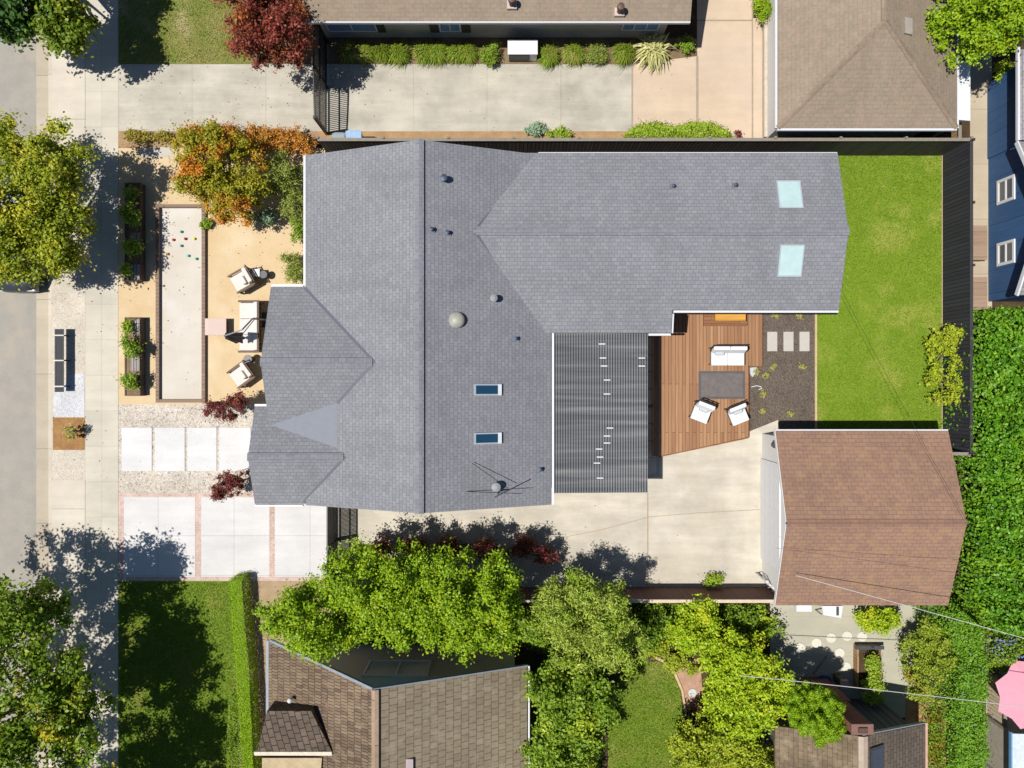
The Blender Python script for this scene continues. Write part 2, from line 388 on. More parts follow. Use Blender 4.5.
# ------------------------------------------------------------------ buildings
def frame3(x0, x1, y0, y1, z0, z1, t=.05):   # four-bar window frame lying in a wall plane (one of the spans is the wall's thickness)
    pass
def gable(ridge_a, ridge_b, ea, eb, fa, fb, t=.14):
    """gable roof slab: ridge from a to b, eave e (one side) and f (other side)"""
    top = [ea, eb, ridge_b, ridge_a, fb, fa]
    low = [(p[0], p[1], p[2]-t) for p in top]
    m = MB(); m.add(top+low, [(0,1,2,3),(3,2,4,5),(6,9,8,7),(9,11,10,8),(0,3,9,6),(3,5,11,9),(1,7,8,2),(2,8,10,4),(0,6,7,1),(5,4,10,11)])
    return m
def capbar(a, b, wd=.28, lift=.03, drop=.05):
    """ridge cap: shallow inverted V strip along a ridge"""
    a = Vector(a); b = Vector(b); d = (b-a).normalized(); u = d.cross(Vector((0,0,1))).normalized()*wd/2
    z = Vector((0,0,lift)); dr = Vector((0,0,drop))
    vs = []
    for p in (a, b):
        vs += [p+u+z-dr, p+z, p-u+z-dr, p-u-dr-z, p-dr, p+u-dr-z]
    m = MB(); m.add(vs, [(0,1,7,6),(1,2,8,7),(2,3,9,8),(3,4,10,9),(4,5,11,10),(5,0,6,11),(0,5,4,1),(1,4,3,2),(6,7,10,11),(7,8,9,10)])
    return m
SH_GREY = mat_shingle('grey_asphalt_shingle', T(144,145,150), T(155,156,160), T(125,126,131), .2, .135, .010, .07, None, .3)
SH_CAP = mat_shingle('grey_ridge_shingle', T(138,139,145), T(150,151,156), T(118,119,126), .28, .2, .006, .04)
METALGREY = mat_plain('valley_metal', T(124,130,142), .6, var=.05)
SH_RED = mat_shingle('red_brown_shingle', T(172,137,114), T(158,126,108), T(138,108,92), .26, .145, .010, .07, T(180,144,108), .3)
SH_REDCAP = mat_shingle('red_ridge_shingle', T(164,128,108), T(152,120,104), T(132,102,86), .3, .2, .006, .05)
SH_BROWN = mat_shingle('brown_shingle', T(166,150,130), T(160,144,125), T(150,135,117), .26, .145, .009, .07, T(178,154,132), .3)
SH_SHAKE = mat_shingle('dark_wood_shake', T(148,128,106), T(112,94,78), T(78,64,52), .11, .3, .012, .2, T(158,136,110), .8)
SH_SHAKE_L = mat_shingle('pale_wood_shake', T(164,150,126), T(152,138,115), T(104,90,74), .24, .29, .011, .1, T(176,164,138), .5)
SH_SHAKE_D = mat_shingle('scalloped_shake', T(118,104,90), T(96,84,72), T(56,46,40), .3, .26, .016, .2, None, 1.0)
SH_MOSS = mat_shingle('mottled_shingle', T(136,118,94), T(120,104,84), T(92,78,62), .3, .16, .008, .25, T(172,156,128), .5)
SH_DARK = mat_shingle('weathered_grey_shingle', T(128,116,102), T(112,100,88), T(76,66,58), .3, .16, .010, .1, None, .5)
GUT = mat_plain('white_gutter', T(236,236,238), .45, var=.03)
SIDING = mat_plain('white_siding', T(236,234,230), .75, var=.04)

# ---- main house
house = empty('house', (-1, 2, 0), 'large house with grey shingle roof, long east wing and four skylights in the middle', 'house')
RX, RZ, SL = -3.13, 4.55, .395
yS, yN = -4.38, 8.27
xe = 1.43; ze = RZ-SL*(xe-RX); xw = -7.45; zw = RZ-SL*(RX-xw)
gable((RX,yS,RZ),(RX,yN,RZ),(xw,yS,zw),(xw,yN,zw),(xe,yS,ze),(xe,yN,ze)).build('roof', SH_GREY, house)
WZ, WY, WS = 3.84, 5.33, .29
x1w = 11.72; yn = 8.32; ys = 2.66
gable((-1.6,WY,WZ),(x1w,WY,WZ),(-1.6,yn,WZ-WS*(yn-WY)),(x1w,yn,WZ-WS*(yn-WY)),(-1.6,ys,WZ-WS*(WY-ys)),(x1w,ys,WZ-WS*(WY-ys))).build('roof', SH_GREY, house)
MB().slab([(-.2,ys,WZ-WS*(WY-ys)),(5.75,ys,WZ-WS*(WY-ys)),(5.75,1.85,WZ-WS*(WY-1.85)),(-.2,1.85,WZ-WS*(WY-1.85))],.14).build('roof', SH_GREY, house)
AZ, AY = 3.88, .76; ax = -8.74
gable((ax,AY,AZ),(-4.3,AY,AZ),(ax,AY+2.75,AZ-SL*2.75),(-4.3,AY+2.75,AZ-SL*2.75),(ax,AY-2.75,AZ-SL*2.75),(-4.3,AY-2.75,AZ-SL*2.75)).build('roof', SH_GREY, house)
BZ, BY = 3.44, -2.58; bx = -9.34
gable((bx,BY,BZ),(-5.2,BY,BZ),(bx,BY+1.75,BZ-SL*1.75),(-5.2,BY+1.75,BZ-SL*1.75),(bx,BY-1.78,BZ-SL*1.78),(-5.2,BY-1.78,BZ-SL*1.78)).build('roof', SH_GREY, house)
# metal saddle between the two front gables
MB().slab([(-8.66,-1.47,3.07),(-6.2,-2.27,3.345),(-6.2,-.67,3.345)],.05).build('valley_saddle', METALGREY, house)
# ridge caps and valleys
for a, b in (((RX,yS-.01,RZ),(RX,yN+.01,RZ)),((-1.25,WY,WZ),(x1w+.01,WY,WZ)),((ax-.01,AY,AZ),(-4.85,AY,AZ)),((bx-.01,BY,BZ),(-5.95,BY,BZ))):
    capbar(a, b, .30, .06, .035).build('ridge_cap', SH_CAP, house)
VAL = mat_plain('valley_flashing', T(100,102,114), .6, var=.05)
def valley(a, b): MB().bar((a[0],a[1],a[2]+.005),(b[0],b[1],b[2]+.005),.1,.03).build('valley_flashing', VAL, house)
def mz(x): return RZ-SL*abs(x-RX)
valley((-1.27,WY-.05,mz(-1.27)),(1.4,1.9,mz(1.4))); valley((-1.27,WY+.05,mz(-1.27)),(.95,8.2,mz(.95)))
valley((-4.78,AY,mz(-4.78)),(-7.5,AY+2.72,mz(-7.5))); valley((-4.78,AY,mz(-4.78)),(-6.2,-.67,mz(-6.2)))
valley((-5.9,BY,mz(-5.9)),(-7.55,BY-1.7,mz(-7.6)))
# gutters and rake boards
def gut(a, b, wd=.08, ht=.13, parent=house, mat=GUT, name='gutter'):
    return MB().bar(a, b, wd, ht).build(name, mat, parent)
gut((xw-.06,AY+2.8,zw-.08),(xw-.06,yN,zw-.08)); gut((xe+.06,yS,ze-.08),(xe+.06,1.85,ze-.08))
z_ = AZ-SL*2.75-.07; gut((ax,AY+2.81,z_),(xw-.12,AY+2.81,z_))
z_ = BZ-SL*1.75-.07; gut((bx,BY+1.81,z_),(ax-.02,BY+1.81,z_)); z_ = BZ-SL*1.78-.07; gut((bx,BY-1.84,z_),(-7.6,BY-1.84,z_),.05)
z_ = WZ-WS*(yn-WY)-.1; gut((.95,yn+.02,z_),(x1w,yn+.02,z_),.03)
z_ = WZ-WS*(WY-ys)-.08; gut((5.8,ys-.06,z_),(x1w,ys-.06,z_))
z_ = WZ-WS*(WY-1.85)-.08; gut((4.95,1.79,z_),(5.75,1.79,z_)); gut((5.8,1.85,z_+.05),(5.8,ys-.12,z_+.2),.05)
# walls
HW = mat_plain('house_wall_paint', T(205,205,205), .85, var=.04)
m = MB().prism([(-7.1,-4.0),(1.0,-4.0),(1.0,7.85),(-7.1,7.85)], 0, zw-.12); m.build('wall', HW, house)
MB().prism([(1.0,3.0),(11.3,3.0),(11.3,7.9),(1.0,7.9)], 0, WZ-WS*2.6-.2).build('wall', HW, house)
MB().prism([(1.0,2.2),(5.4,2.2),(5.4,3.0),(1.0,3.0)], 0, 2.7).build('wall', HW, house)
MB().prism([(-8.4,-1.6),(-7.1,-1.6),(-7.1,3.1),(-8.4,3.1)], 0, 2.65).build('wall', HW, house)
MB().prism([(-8.95,-4.0),(-7.1,-4.0),(-7.1,-1.6),(-8.95,-1.6)], 0, 2.6).build('wall', HW, house)
for (X, yy, zr, hw, he) in ((11.3,WY,WZ,2.5,WZ-WS*2.5),):
    MB().add([(X,yy-hw,2.6),(X,yy+hw,2.6),(X,yy,zr-.16),(X-.15,yy-hw,2.6),(X-.15,yy+hw,2.6),(X-.15,yy,zr-.16)],[(0,1,2),(5,4,3),(0,3,4,1),(1,4,5,2),(2,5,3,0)]).build('gable_wall', HW, house)
for yy in (-4.0, 7.85):
    d = .15 if yy < 0 else -.15
    MB().add([(-7.1,yy,2.6),(1.0,yy,2.6),(RX,yy,4.35),(-7.1,yy+d,2.6),(1.0,yy+d,2.6),(RX,yy+d,4.35)],[(0,1,2),(5,4,3),(0,3,4,1),(1,4,5,2),(2,5,3,0)]).build('gable_wall', HW, house)
# skylights
LGREY = mat_plain('pale_grey_frame', T(186,194,202), .5, var=.04)
SKY_L = mat_glass('pale_skylight_glass', T(205,232,230), .12)
SKY_D = mat_glass('dark_skylight_glass', (.012,.045,.085,1), .06)
def rp(x, y, dz=0):  # point on the wing roof
    return (x, y, WZ-WS*abs(y-WY)+dz)
for (ya, yb) in ((6.15,7.22),(3.78,4.86)):
    x0, x1 = 9.36, 10.22; sk = .05
    q = [rp(x0,ya,.1),rp(x1,ya,.1),rp(x1,yb,.1),rp(x0,yb,.1)]
    fr = MB().slab(q,.2).build('skylight', LGREY, house)
    g = [rp(x0+.05,ya+.05,.106),rp(x1-.05,ya+.05,.106),rp(x1-.05,yb-.05,.106),rp(x0+.05,yb-.05,.106)]
    MB().slab(g,.02).build('pane', SKY_L, fr)
def rm(x, y, dz=0): return (x, y, mz(x)+dz)
for yc in (-.2, -1.9):
    x0, x1 = -1.32, -.36
    fr = MB().slab([rm(x0,yc-.2,.1),rm(x1,yc-.2,.1),rm(x1,yc+.2,.1),rm(x0,yc+.2,.1)],.2).build('skylight', LGREY, house)
    MB().slab([rm(x0+.07,yc-.15,.108),rm(x1-.12,yc-.15,.108),rm(x1-.12,yc+.15,.108),rm(x0+.07,yc+.15,.108)],.02).build('pane', SKY_D, fr)
    MB().slab([rm(x1-.13,yc-.19,.115),rm(x1,yc-.19,.115),rm(x1,yc+.19,.115),rm(x1-.13,yc+.19,.115)],.03).build('flashing', WHITE, fr)
# vents
VENT = mat_plain('dark_vent_metal', (.04,.055,.09,1), .5, .3)
def pipe(pxx, pyy, r=.07, h=.35, wing=False, hood=True):
    x, y, _ = P(pxx, pyy, 3.7)
    z = rp(x,y)[2] if wing else rm(x,y)[2]
    b = MB().slab([(x-.11,y-.09,z+.055),(x+.11,y-.09,z+.01),(x+.11,y+.09,z+.01),(x-.11,y+.09,z+.055)],.06).build('vent_flashing', METALGREY, house)
    m = MB().lathe([(r,z-.1),(r,z+h*.7),(r*1.5,z+h*.72),(r*1.4,z+h*.95),(r*.5,z+h)], x, y, 12); m.build('vent_pipe', VENT, house)
pipe(446,184,.085,.32); pipe(434,234,.05,.2); pipe(449,236,.05,.2); pipe(516,338,.045,.2); pipe(541,472,.05,.2)
pipe(675,184,.04,.2,True); pipe(738,183,.04,.2,True)
x,y,_ = P(494,299,3.6); z = rm(x,y)[2]
MB().lathe([(.07,z-.1),(.07,z+.22),(.13,z+.24),(.13,z+.33),(.04,z+.38)], x, y, 16).build('vent_pipe', GREY, house)
x,y,_ = P(456.5,320,4.1); z = rm(x,y)[2]
MB().lathe([(.29,z-.16),(.29,z+.06),(.26,z+.12),(.19,z+.17),(.10,z+.205),(.02,z+.212)], x, y, 24).build('dome_vent', mat_plain('beige_dome', T(176,174,160), .5), house, smooth=True)
# roof antenna
x,y,_ = P(496,488,4.0); z = rm(x,y)[2]
an = MB().lathe([(.10,z-.1),(.10,z+.2),(.17,z+.23),(.16,z+.33),(.05,z+.38)], x, y, 16).build('flue_cap', GREY, house)
m = MB(); mast = (x+.1,y-.18,z)
m.tube([mast,(x+.06,y-.2,z+.65)],.025)
an = m.build('antenna', BLACK, house)
m = MB().tube([P(472,463,4.0),P(508,488,4.0)],.011); m.build('antenna_boom', BLACK, an)
m = MB().tube([P(466,491.5,3.95),P(522,493.5,3.95)],.011); m.build('antenna_boom', BLACK, an)
m = MB().tube([P(495,497,4.05),P(519,485,4.05)],.018); m.build('antenna_boom', BLACK, an)

# ---- brown-roofed house at the top
ht = empty('house', (-.7, 15, 0), 'low house with brown shingle roof, white gutter and shuttered windows at the top edge', 'house')
x0, x1 = -7.98, 6.56; ye = 13.34; z0 = 2.4
gable((x0,ye+4.6,4.1),(x1,ye+4.6,4.1),(x0,ye,z0),(x1,ye,z0),(x0,ye+9.2,z0),(x1,ye+9.2,z0)).build('roof', SH_BROWN, ht)
gut((x0,ye-.03,z0-.06),(x1,ye-.03,z0-.06),.05,.12,ht); gut((x0-.05,ye,z0-.06),(x0-.05,ye+4.6,4.04),.05,.12,ht)
WG = mat_plain('taupe_wall_paint', T(205,196,184), .85, var=.05)
MB().box(x0+.5, x1-.55, 13.86, 21.8, 0, 2.3).build('wall', WG, ht)
WBLUE = mat_glass('window_glass', (.16,.26,.42,1), .1)
DOORD = mat_plain('dark_shutter', (.03,.028,.03,1), .6)
def win_south(xa, xb, za, zb, y, parent, shut=True, bars=1, frame=WHITE):
    w_ = MB(); t = .06
    w_.box(xa, xb, y-.05, y-.002, za, za+t)
    f = w_.build('window', frame, parent)
    MB().box(xa, xb, y-.05, y-.002, zb-t, zb).build('frame', frame, f)
    MB().box(xa, xa+t, y-.052, y-.004, za+t, zb-t).build('frame', frame, f)
    MB().box(xb-t, xb, y-.052, y-.004, za+t, zb-t).build('frame', frame, f)
    MB().box(xa+t, xb-t, y-.02, y-.006, za+t, zb-t).build('pane', WBLUE, f)
    for k in range(bars):
        xm = xa+(xb-xa)*(k+1)/(bars+1)
        MB().box(xm-.02, xm+.02, y-.05, y-.022, za+t, zb-t).build('mullion', frame, f)
    if shut:
        MB().box(xa-.36, xa-.02, y-.06, y-.002, za-.05, zb+.05).build('shutter', DOORD, parent)
        MB().box(xb+.02, xb+.36, y-.06, y-.002, za-.05, zb+.05).build('shutter', DOORD, parent)
win_south(-7.2,-5.25,.6,1.75,13.86,ht,False,1); win_south(-2.83,-1.98,.6,1.75,13.86,ht,True,1); win_south(4.25,5.7,.7,1.75,13.86,ht,False,2)
MB().box(-5.25,-4.95,13.8,13.858,.55,1.8).build('shutter', DOORD, ht)
for px_, py_ in ((512,4),(620,10)):
    x, y, _ = P(px_, py_, 2.7); z = z0+(y-ye)*.37
    q = MB().box(x-.18,x+.18,y-.15,y+.15,z-.05,z+.09).build('vent_flashing', mat_plain('pinkish_flashing', T(214,196,182)), ht)
    MB().lathe([(.1,z),(.1,z+.35),(.14,z+.37),(.13,z+.5),(.04,z+.53)], x, y, 12).build('vent_pipe', mat_plain('brown_vent', T(110,80,70)), ht)

# ---- brown hip-roofed house, upper right
hr_ = empty('house', (13, 12, 0), 'brown hip roofed house with one flat roof vent and a white west wall', 'house')
ex0, ex1, ey0, ez = 9.66, 16.18, 9.31, 2.7; cx = (ex0+ex1)/2; hw = (ex1-ex0)/2; hz = ez+hw*.4
ey1 = ey0+14
top = [(ex0,ey0,ez),(ex1,ey0,ez),(ex1,ey1,ez),(ex0,ey1,ez),(cx,ey0+hw,hz),(cx,ey1-hw,hz)]
lowv = [(p[0],p[1],p[2]-.14) for p in top[:4]]
MB().add(top+lowv, [(0,1,4),(1,2,5,4),(2,3,5),(3,0,4,5),(6,9,8,7),(0,6,7,1),(1,7,8,2),(2,8,9,3),(3,9,6,0)]).build('roof', SH_BROWN, hr_)
CAPB = mat_shingle('brown_hip_cap', T(164,147,127), T(154,134,116), T(150,132,114), .5, .25, .006, .12)
for a in ((ex0,ey0),(ex1,ey0)): capbar((a[0],a[1],ez+.01),(cx,ey0+hw,hz),.2,.02,.03).build('hip_cap', CAPB, hr_)
capbar((cx,ey0+hw,hz),(cx,ey1-hw,hz),.26,.03,.04).build('ridge_cap', CAPB, hr_)
gut((ex0,ey0-.05,ez-.06),(ex1,ey0-.05,ez-.06),.08,.12,hr_); gut((ex0-.05,ey0,ez-.06),(ex0-.05,ey1,ez-.06),.08,.12,hr_); gut((ex1+.04,ey0,ez-.06),(ex1+.04,ey1,ez-.06),.06,.12,hr_)
MB().box(10.12, 15.8, 9.75, ey1-.4, 0, 2.6).build('wall', SIDING, hr_)
MB().box(10.0,10.119,9.8,ey1-.5,.05,.3).build('wall_base', mat_plain('tan_base', T(214,200,180)), hr_)
x,y,_ = P(910,24.5,3.8); z = hz-(x-cx)*.4
MB().slab([(x-.17,y-.28,z+.16),(x+.17,y-.28,z+.03),(x+.17,y+.28,z+.03),(x-.17,y+.28,z+.16)],.14).build('roof_vent', mat_plain('pale_vent', T(190,178,166)), hr_)
m = MB().slab([(16.26,9.75,2.35),(16.98,9.75,2.2),(16.98,11.95,2.2),(16.26,11.95,2.35)],.06)
lt = empty('lean_to', (16.5,10.8,0), 'narrow bright white lean-to roof on the east side of the brown hip roofed house', 'lean-to')
m.build('roof', mat_plain('bright_white_panel', T(255,255,255), .5, var=.02), lt)
for yy in (9.85,11.75): MB().box(16.74,16.82,yy-.04,yy+.04,0,2.13).build('post', WHITE, lt)

# ---- detached garage
ga = empty('garage', (12.8, -4.9, 0), 'detached garage with reddish brown shingle roof and white west front', 'garage')
gx0, gx1, gy, gz, gs = 9.62, 15.92, -4.88, 3.7, .345
gable((gx0,gy,gz),(gx1,gy,gz),(gx0,gy+3.17,gz-gs*3.17),(gx1,gy+3.17,gz-gs*3.17),(gx0,gy-3.2,gz-gs*3.2),(gx1,gy-3.2,gz-gs*3.2),.1).build('roof', SH_RED, ga)
capbar((gx0,gy,gz),(gx1,gy,gz),.26,.03,.045).build('ridge_cap', SH_REDCAP, ga)
gut((gx0,gy+3.2,gz-gs*3.2-.05),(gx1,gy+3.2,gz-gs*3.2-.05),.05,.1,ga)
for s in (1,-1): MB().bar((gx0+.0,gy+.02*s,gz-.10),(gx0+.0,gy+s*3.17,gz-gs*3.17-.1),.04,.14).build('rake_board', WHITE, ga)
MB().add([(10.0,gy-2.9,0),(10.0,gy+2.9,0),(10.0,gy+2.9,2.5),(10.0,gy,3.5),(10.0,gy-2.9,2.5),
          (15.5,gy-2.9,0),(15.5,gy+2.9,0),(15.5,gy+2.9,2.5),(15.5,gy,3.5),(15.5,gy-2.9,2.5)],
         [(0,4,3,2,1),(5,6,7,8,9),(0,1,6,5),(1,2,7,6),(2,3,8,7),(3,4,9,8),(4,0,5,9)]).build('wall', WHITE_WALL, ga)
dr = MB().box(9.94,9.998,gy-2.1,gy+1.9,.02,2.1).build('garage_door', WHITE, ga, bevel=.01)
for k in range(1,4): MB().box(9.93,9.939,gy-2.05,gy+1.85,.02+.52*k,.04+.52*k).build('door_groove', LGREY, dr)
lm = MB().lathe([(.04,1.75),(.12,1.8),(.13,2.0),(.05,2.08)],9.85,gy+2.6,12).build('wall_lamp', DKGREY, ga)

# ---- navy blue house at the right edge
bh = empty('house', (21, 7, 0), 'navy blue house with two white windows at the right edge', 'house')
NAVY = mat_planks('navy_siding', T(66,106,152), T(62,100,144), T(40,70,106), .9, 9, 'v', .7, .012, .2)
X = 19.06; y0, y1 = 3.3, 12.0; ym = 6.1
MB().add([(X,y0,0),(X,9.0,0),(X,9.0,2.5),(X,ym,3.9),(X,y0,2.5),(26,y0,0),(26,9.0,0),(26,9.0,2.5),(26,ym,3.9),(26,y0,2.5)],
   [(0,4,3,2,1),(5,6,7,8,9),(0,1,6,5),(1,2,7,6),(2,3,8,7),(3,4,9,8),(4,0,5,9)]).build('wall', NAVY, bh)
MB().box(X-.04,26,9.0,y1,0,2.45).build('wall', NAVY, bh)
SLATE = mat_shingle('slate_grey_shingle', T(176,170,172), T(160,156,160), T(120,118,124), .3, .15, .01)
rx = 18.5
gable((rx,ym,4.0),(27,ym,4.0),(rx,ym+2.75,2.6),(27,ym+2.75,2.6),(rx,ym-2.85,2.55),(27,ym-2.85,2.55)).build('roof', SLATE, bh)
for s, q in ((1,2.75),(-1,2.85)): MB().bar((rx-.03,ym+s*.03,3.93),(rx-.03,ym+s*q,2.52),.06,.16).build('rake_board', WHITE, bh)
MB().slab([(18.54,8.9,2.62),(27,8.9,4.4),(27,12.2,4.4),(18.54,12.2,2.62)],.12).build('roof', SLATE, bh)
gut((18.5,8.9,2.55),(18.5,12.3,2.55),.09,.12,bh)
def win_west(ya, yb, za, zb, x, parent):
    t = .11
    f = MB().box(x-.06,x-.002,ya,yb,za,za+t).build('window', WHITE, parent); MB().box(x-.06,x-.002,ya,yb,zb-t,zb).build('frame', WHITE, f)
    MB().box(x-.062,x-.004,ya,ya+t,za+t,zb-t).build('frame', WHITE, f); MB().box(x-.062,x-.004,yb-t,yb,za+t,zb-t).build('frame', WHITE, f)
    MB().box(x-.02,x-.006,ya+t,yb-t,za+t,zb-t).build('pane', mat_glass('grey_glass', (.10,.11,.11,1), .15), f)
    zm = (za+zb)/2
    MB().box(x-.055,x-.022,ya+t,yb-t,zm-.03,zm+.03).build('mullion', WHITE, f)
win_west(7.0,7.95,.6,1.6,X,bh); win_west(4.6,5.5,.6,1.6,X,bh)

# ---- shake-roofed house at the bottom
hb = empty('house', (-4, -12, 0), 'house with wood shake gable roof and a window under its gable at the bottom edge', 'house')
A = (-4.62,-10.17,5.0); A2 = (-4.62,-24,5.0); Wn = (-8.87,-9.36,2.62); Ws = (-8.87,-24,2.62); En = (.56,-10.36,2.45); Es = (.56,-24,2.45)
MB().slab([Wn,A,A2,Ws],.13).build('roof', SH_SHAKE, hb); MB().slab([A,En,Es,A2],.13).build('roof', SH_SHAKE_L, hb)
capbar((A[0]+.07,A[1],A[2]),(A2[0]+.07,A2[1],A2[2]),.24,.05,.04).build('ridge_cap', mat_shingle('tan_ridge_shake', T(186,160,136), T(170,146,122), T(110,90,74), 3, .3, .01), hb)
BLUEG = mat_plain('blue_grey_trim', T(150,158,168), .5)
MB().bar((Wn[0]+.05,Wn[1],Wn[2]-.04),(A[0],A[1]+.02,A[2]-.05),.09,.12).build('rake_board', BLUEG, hb)
MB().bar((A[0],A[1]+.02,A[2]-.05),(En[0],En[1]+.02,En[2]-.05),.05,.12).build('rake_board', BLUEG, hb)
gut((-8.93,-9.36,2.55),(-8.93,-12.2,2.55),.1,.12,hb,BLUEG); gut((.62,-10.36,2.38),(.62,-24,2.38),.06,.12,hb)
WT = mat_plain('taupe_gable_wall', T(214,208,188), .85, var=.05)
WB = mat_plain('bluegrey_gable_wall', T(180,206,222), .85, var=.05)
yw = -10.42
MB().add([(-8.4,yw,0),(.1,yw,0),(.1,yw,2.45),(-4.62,yw,4.75),(-8.4,yw,2.7),(-8.4,-24,0),(.1,-24,0),(.1,-24,2.45),(-4.62,-24,4.75),(-8.4,-24,2.7)],
   [(0,1,2,3,4),(5,9,8,7,6),(0,5,6,1),(1,6,7,2),(2,7,8,3),(3,8,9,4),(4,9,5,0)]).build('wall', WT, hb)
MB().add([(-6.4,yw+.03,3.45),(-2.4,yw+.03,3.45),(-4.62,yw+.03,4.62),(-6.4,yw+.001,3.45),(-2.4,yw+.001,3.45),(-4.62,yw+.001,4.62)],[(0,2,1),(3,4,5),(0,1,4,3),(1,2,5,4),(2,0,3,5)]).build('gable_panel', WB, hb)
f = MB().box(-5.35,-3.0,yw,yw+.06,1.8,1.88).build('window', WHITE, hb); MB().box(-5.35,-3.0,yw,yw+.06,3.2,3.28).build('frame', WHITE, f)
for xx in (-5.35,-4.2,-3.08): MB().box(xx,xx+.08,yw,yw+.058,1.88,3.2).build('frame', WHITE, f)
MB().box(-5.27,-3.08,yw,yw+.02,1.88,3.2).build('pane', mat_glass('dim_glass', (.34,.42,.44,1), .12), f)
# hipped porch roof
pz0, pz1 = 4.15, 4.6
a_, b_ = P(267,711,3.6), P(311,711,4.15); c_, d_ = P(257,752,3.4), P(332,752,4.2)
pr_ = MB(); pr_.slab([c_,d_,b_,a_],1.5); pr_.build('porch_roof', SH_SHAKE_D, hb)
e_ = [P(262,758,3.3),P(322,758,4.0),P(318,800,4.0),P(262,800,3.3)]
MB().slab(e_,1.6).build('porch_roof', mat_ground('porch_tan', T(206,186,150), T(186,166,130), 3, 30, .15, .3), hb)
MB().bar((c_[0]-.08,c_[1]-.05,c_[2]-.06),(d_[0]+.02,d_[1]-.05,d_[2]-.06),.13,.16).build('gutter', mat_plain('cream_gutter', T(226,214,192)), hb)
MB().lathe([(.05,2.9),(.05,3.5),(.08,3.53),(.03,3.58)],P(287,708,3.8)[0],P(287,704.5,3.8)[1],10).build('vent_pipe', WHITE, hb)
x,y,_ = P(407,765,4.2); MB().box(x-.25,x+.25,y-.4,y+.35,3.9,4.5).build('roof_vent', mat_plain('mauve_vent', T(180,164,164)), hb)

# ---- small house with brick chimney, lower right
hs = empty('house', (12.2, -14, 0), 'weathered house with brick chimney at the bottom right beside the round green tree', 'house')
hx = 12.05; hzz = 4.2
MB().slab([(9.5,-12.35,2.9),(hx,-12.1,hzz),(hx,-24,hzz),(9.5,-24,2.9)],.13).build('roof', SH_MOSS, hs)
MB().slab([(hx,-12.1,hzz),(15.05,-12.4,2.65),(15.05,-24,2.65),(hx,-24,hzz)],.13).build('roof', SH_DARK, hs)
capbar((hx,-12.1,hzz),(hx,-24,hzz),.32,.05,.04).build('ridge_cap', mat_plain('pale_ridge', T(190,170,150)), hs)
gut((15.1,-12.35,2.6),(15.1,-24,2.6),.08,.12,hs,mat_plain('rust_gutter', T(214,176,150)))
MB().bar((hx,-12.06,hzz-.07),(15.05,-12.36,2.58),.04,.12).build('rake_board', GREY, hs)
DKSID = mat_planks('dark_grey_siding', T(120,120,120), T(104,106,108), T(50,50,52), .28, 6, 'v', .8, .02)
MB().add([(9.9,-12.6,0),(14.7,-12.6,0),(14.7,-12.6,2.7),(hx,-12.6,4.0),(9.9,-12.6,2.9),(9.9,-24,0),(14.7,-24,0),(14.7,-24,2.7),(hx,-24,4.0),(9.9,-24,2.9)],
   [(0,1,2,3,4),(5,9,8,7,6),(0,5,6,1),(1,6,7,2),(2,7,8,3),(3,8,9,4),(4,9,5,0)]).build('wall', DKSID, hs)
BRK = mat_shingle('chimney_brick', T(166,104,84), T(146,88,72), T(170,140,120), .21, .075, .008, .15)
ch = MB().prism([(11.55,-12.59),(12.55,-12.59),(12.55,-11.72),(11.55,-11.72)],0,2.2)
ch = ch.build('chimney', BRK, hs)
MB().prism([(11.7,-12.06),(12.4,-12.06),(12.4,-11.74),(11.7,-11.74)],2.2,4.1).build('stack', BRK, ch)
MB().box(11.67,12.43,-12.065,-11.7,4.1,4.16).build('chimney_cap', mat_plain('brick_cap', T(140,104,90)), ch)
MB().box(11.9,12.2,-11.98,-11.8,4.16,4.24).build('flue', mat_plain('terracotta_flue', T(100,74,64)), ch)
sk = MB().slab([(12.35,-13.35,4.15),(12.95,-13.35,3.85),(12.95,-12.55,3.85),(12.35,-12.55,4.15)],.1).build('skylight', DKGREY, hs)
MB().slab([(12.41,-13.29,4.135),(12.89,-13.29,3.895),(12.89,-12.61,3.895),(12.41,-12.61,4.135)],.02).build('pane', mat_glass('sky_dark', (.05,.055,.07,1), .2), sk)

# ---- small white shed roof corner, far lower right
sh = empty('shed', (20.5, -14.5, 0), 'small shed with white edged roof in the bottom right corner', 'shed')
MB().slab([(18.6,-15.9,2.1),(21.5,-15.9,2.3),(21.5,-13.0,2.3),(18.6,-13.0,2.1)],.08).build('roof', mat_plain('pale_blue_roof', T(222,232,240), .5), sh)
MB().bar((18.57,-15.9,2.05),(18.57,-12.95,2.05),.06,.12).build('trim', mat_plain('blue_trim', T(110,160,200)), sh)
MB().box(18.9,21.3,-15.7,-13.2,0,2.0).build('wall', mat_plain('shed_wall', T(190,180,165)), sh)

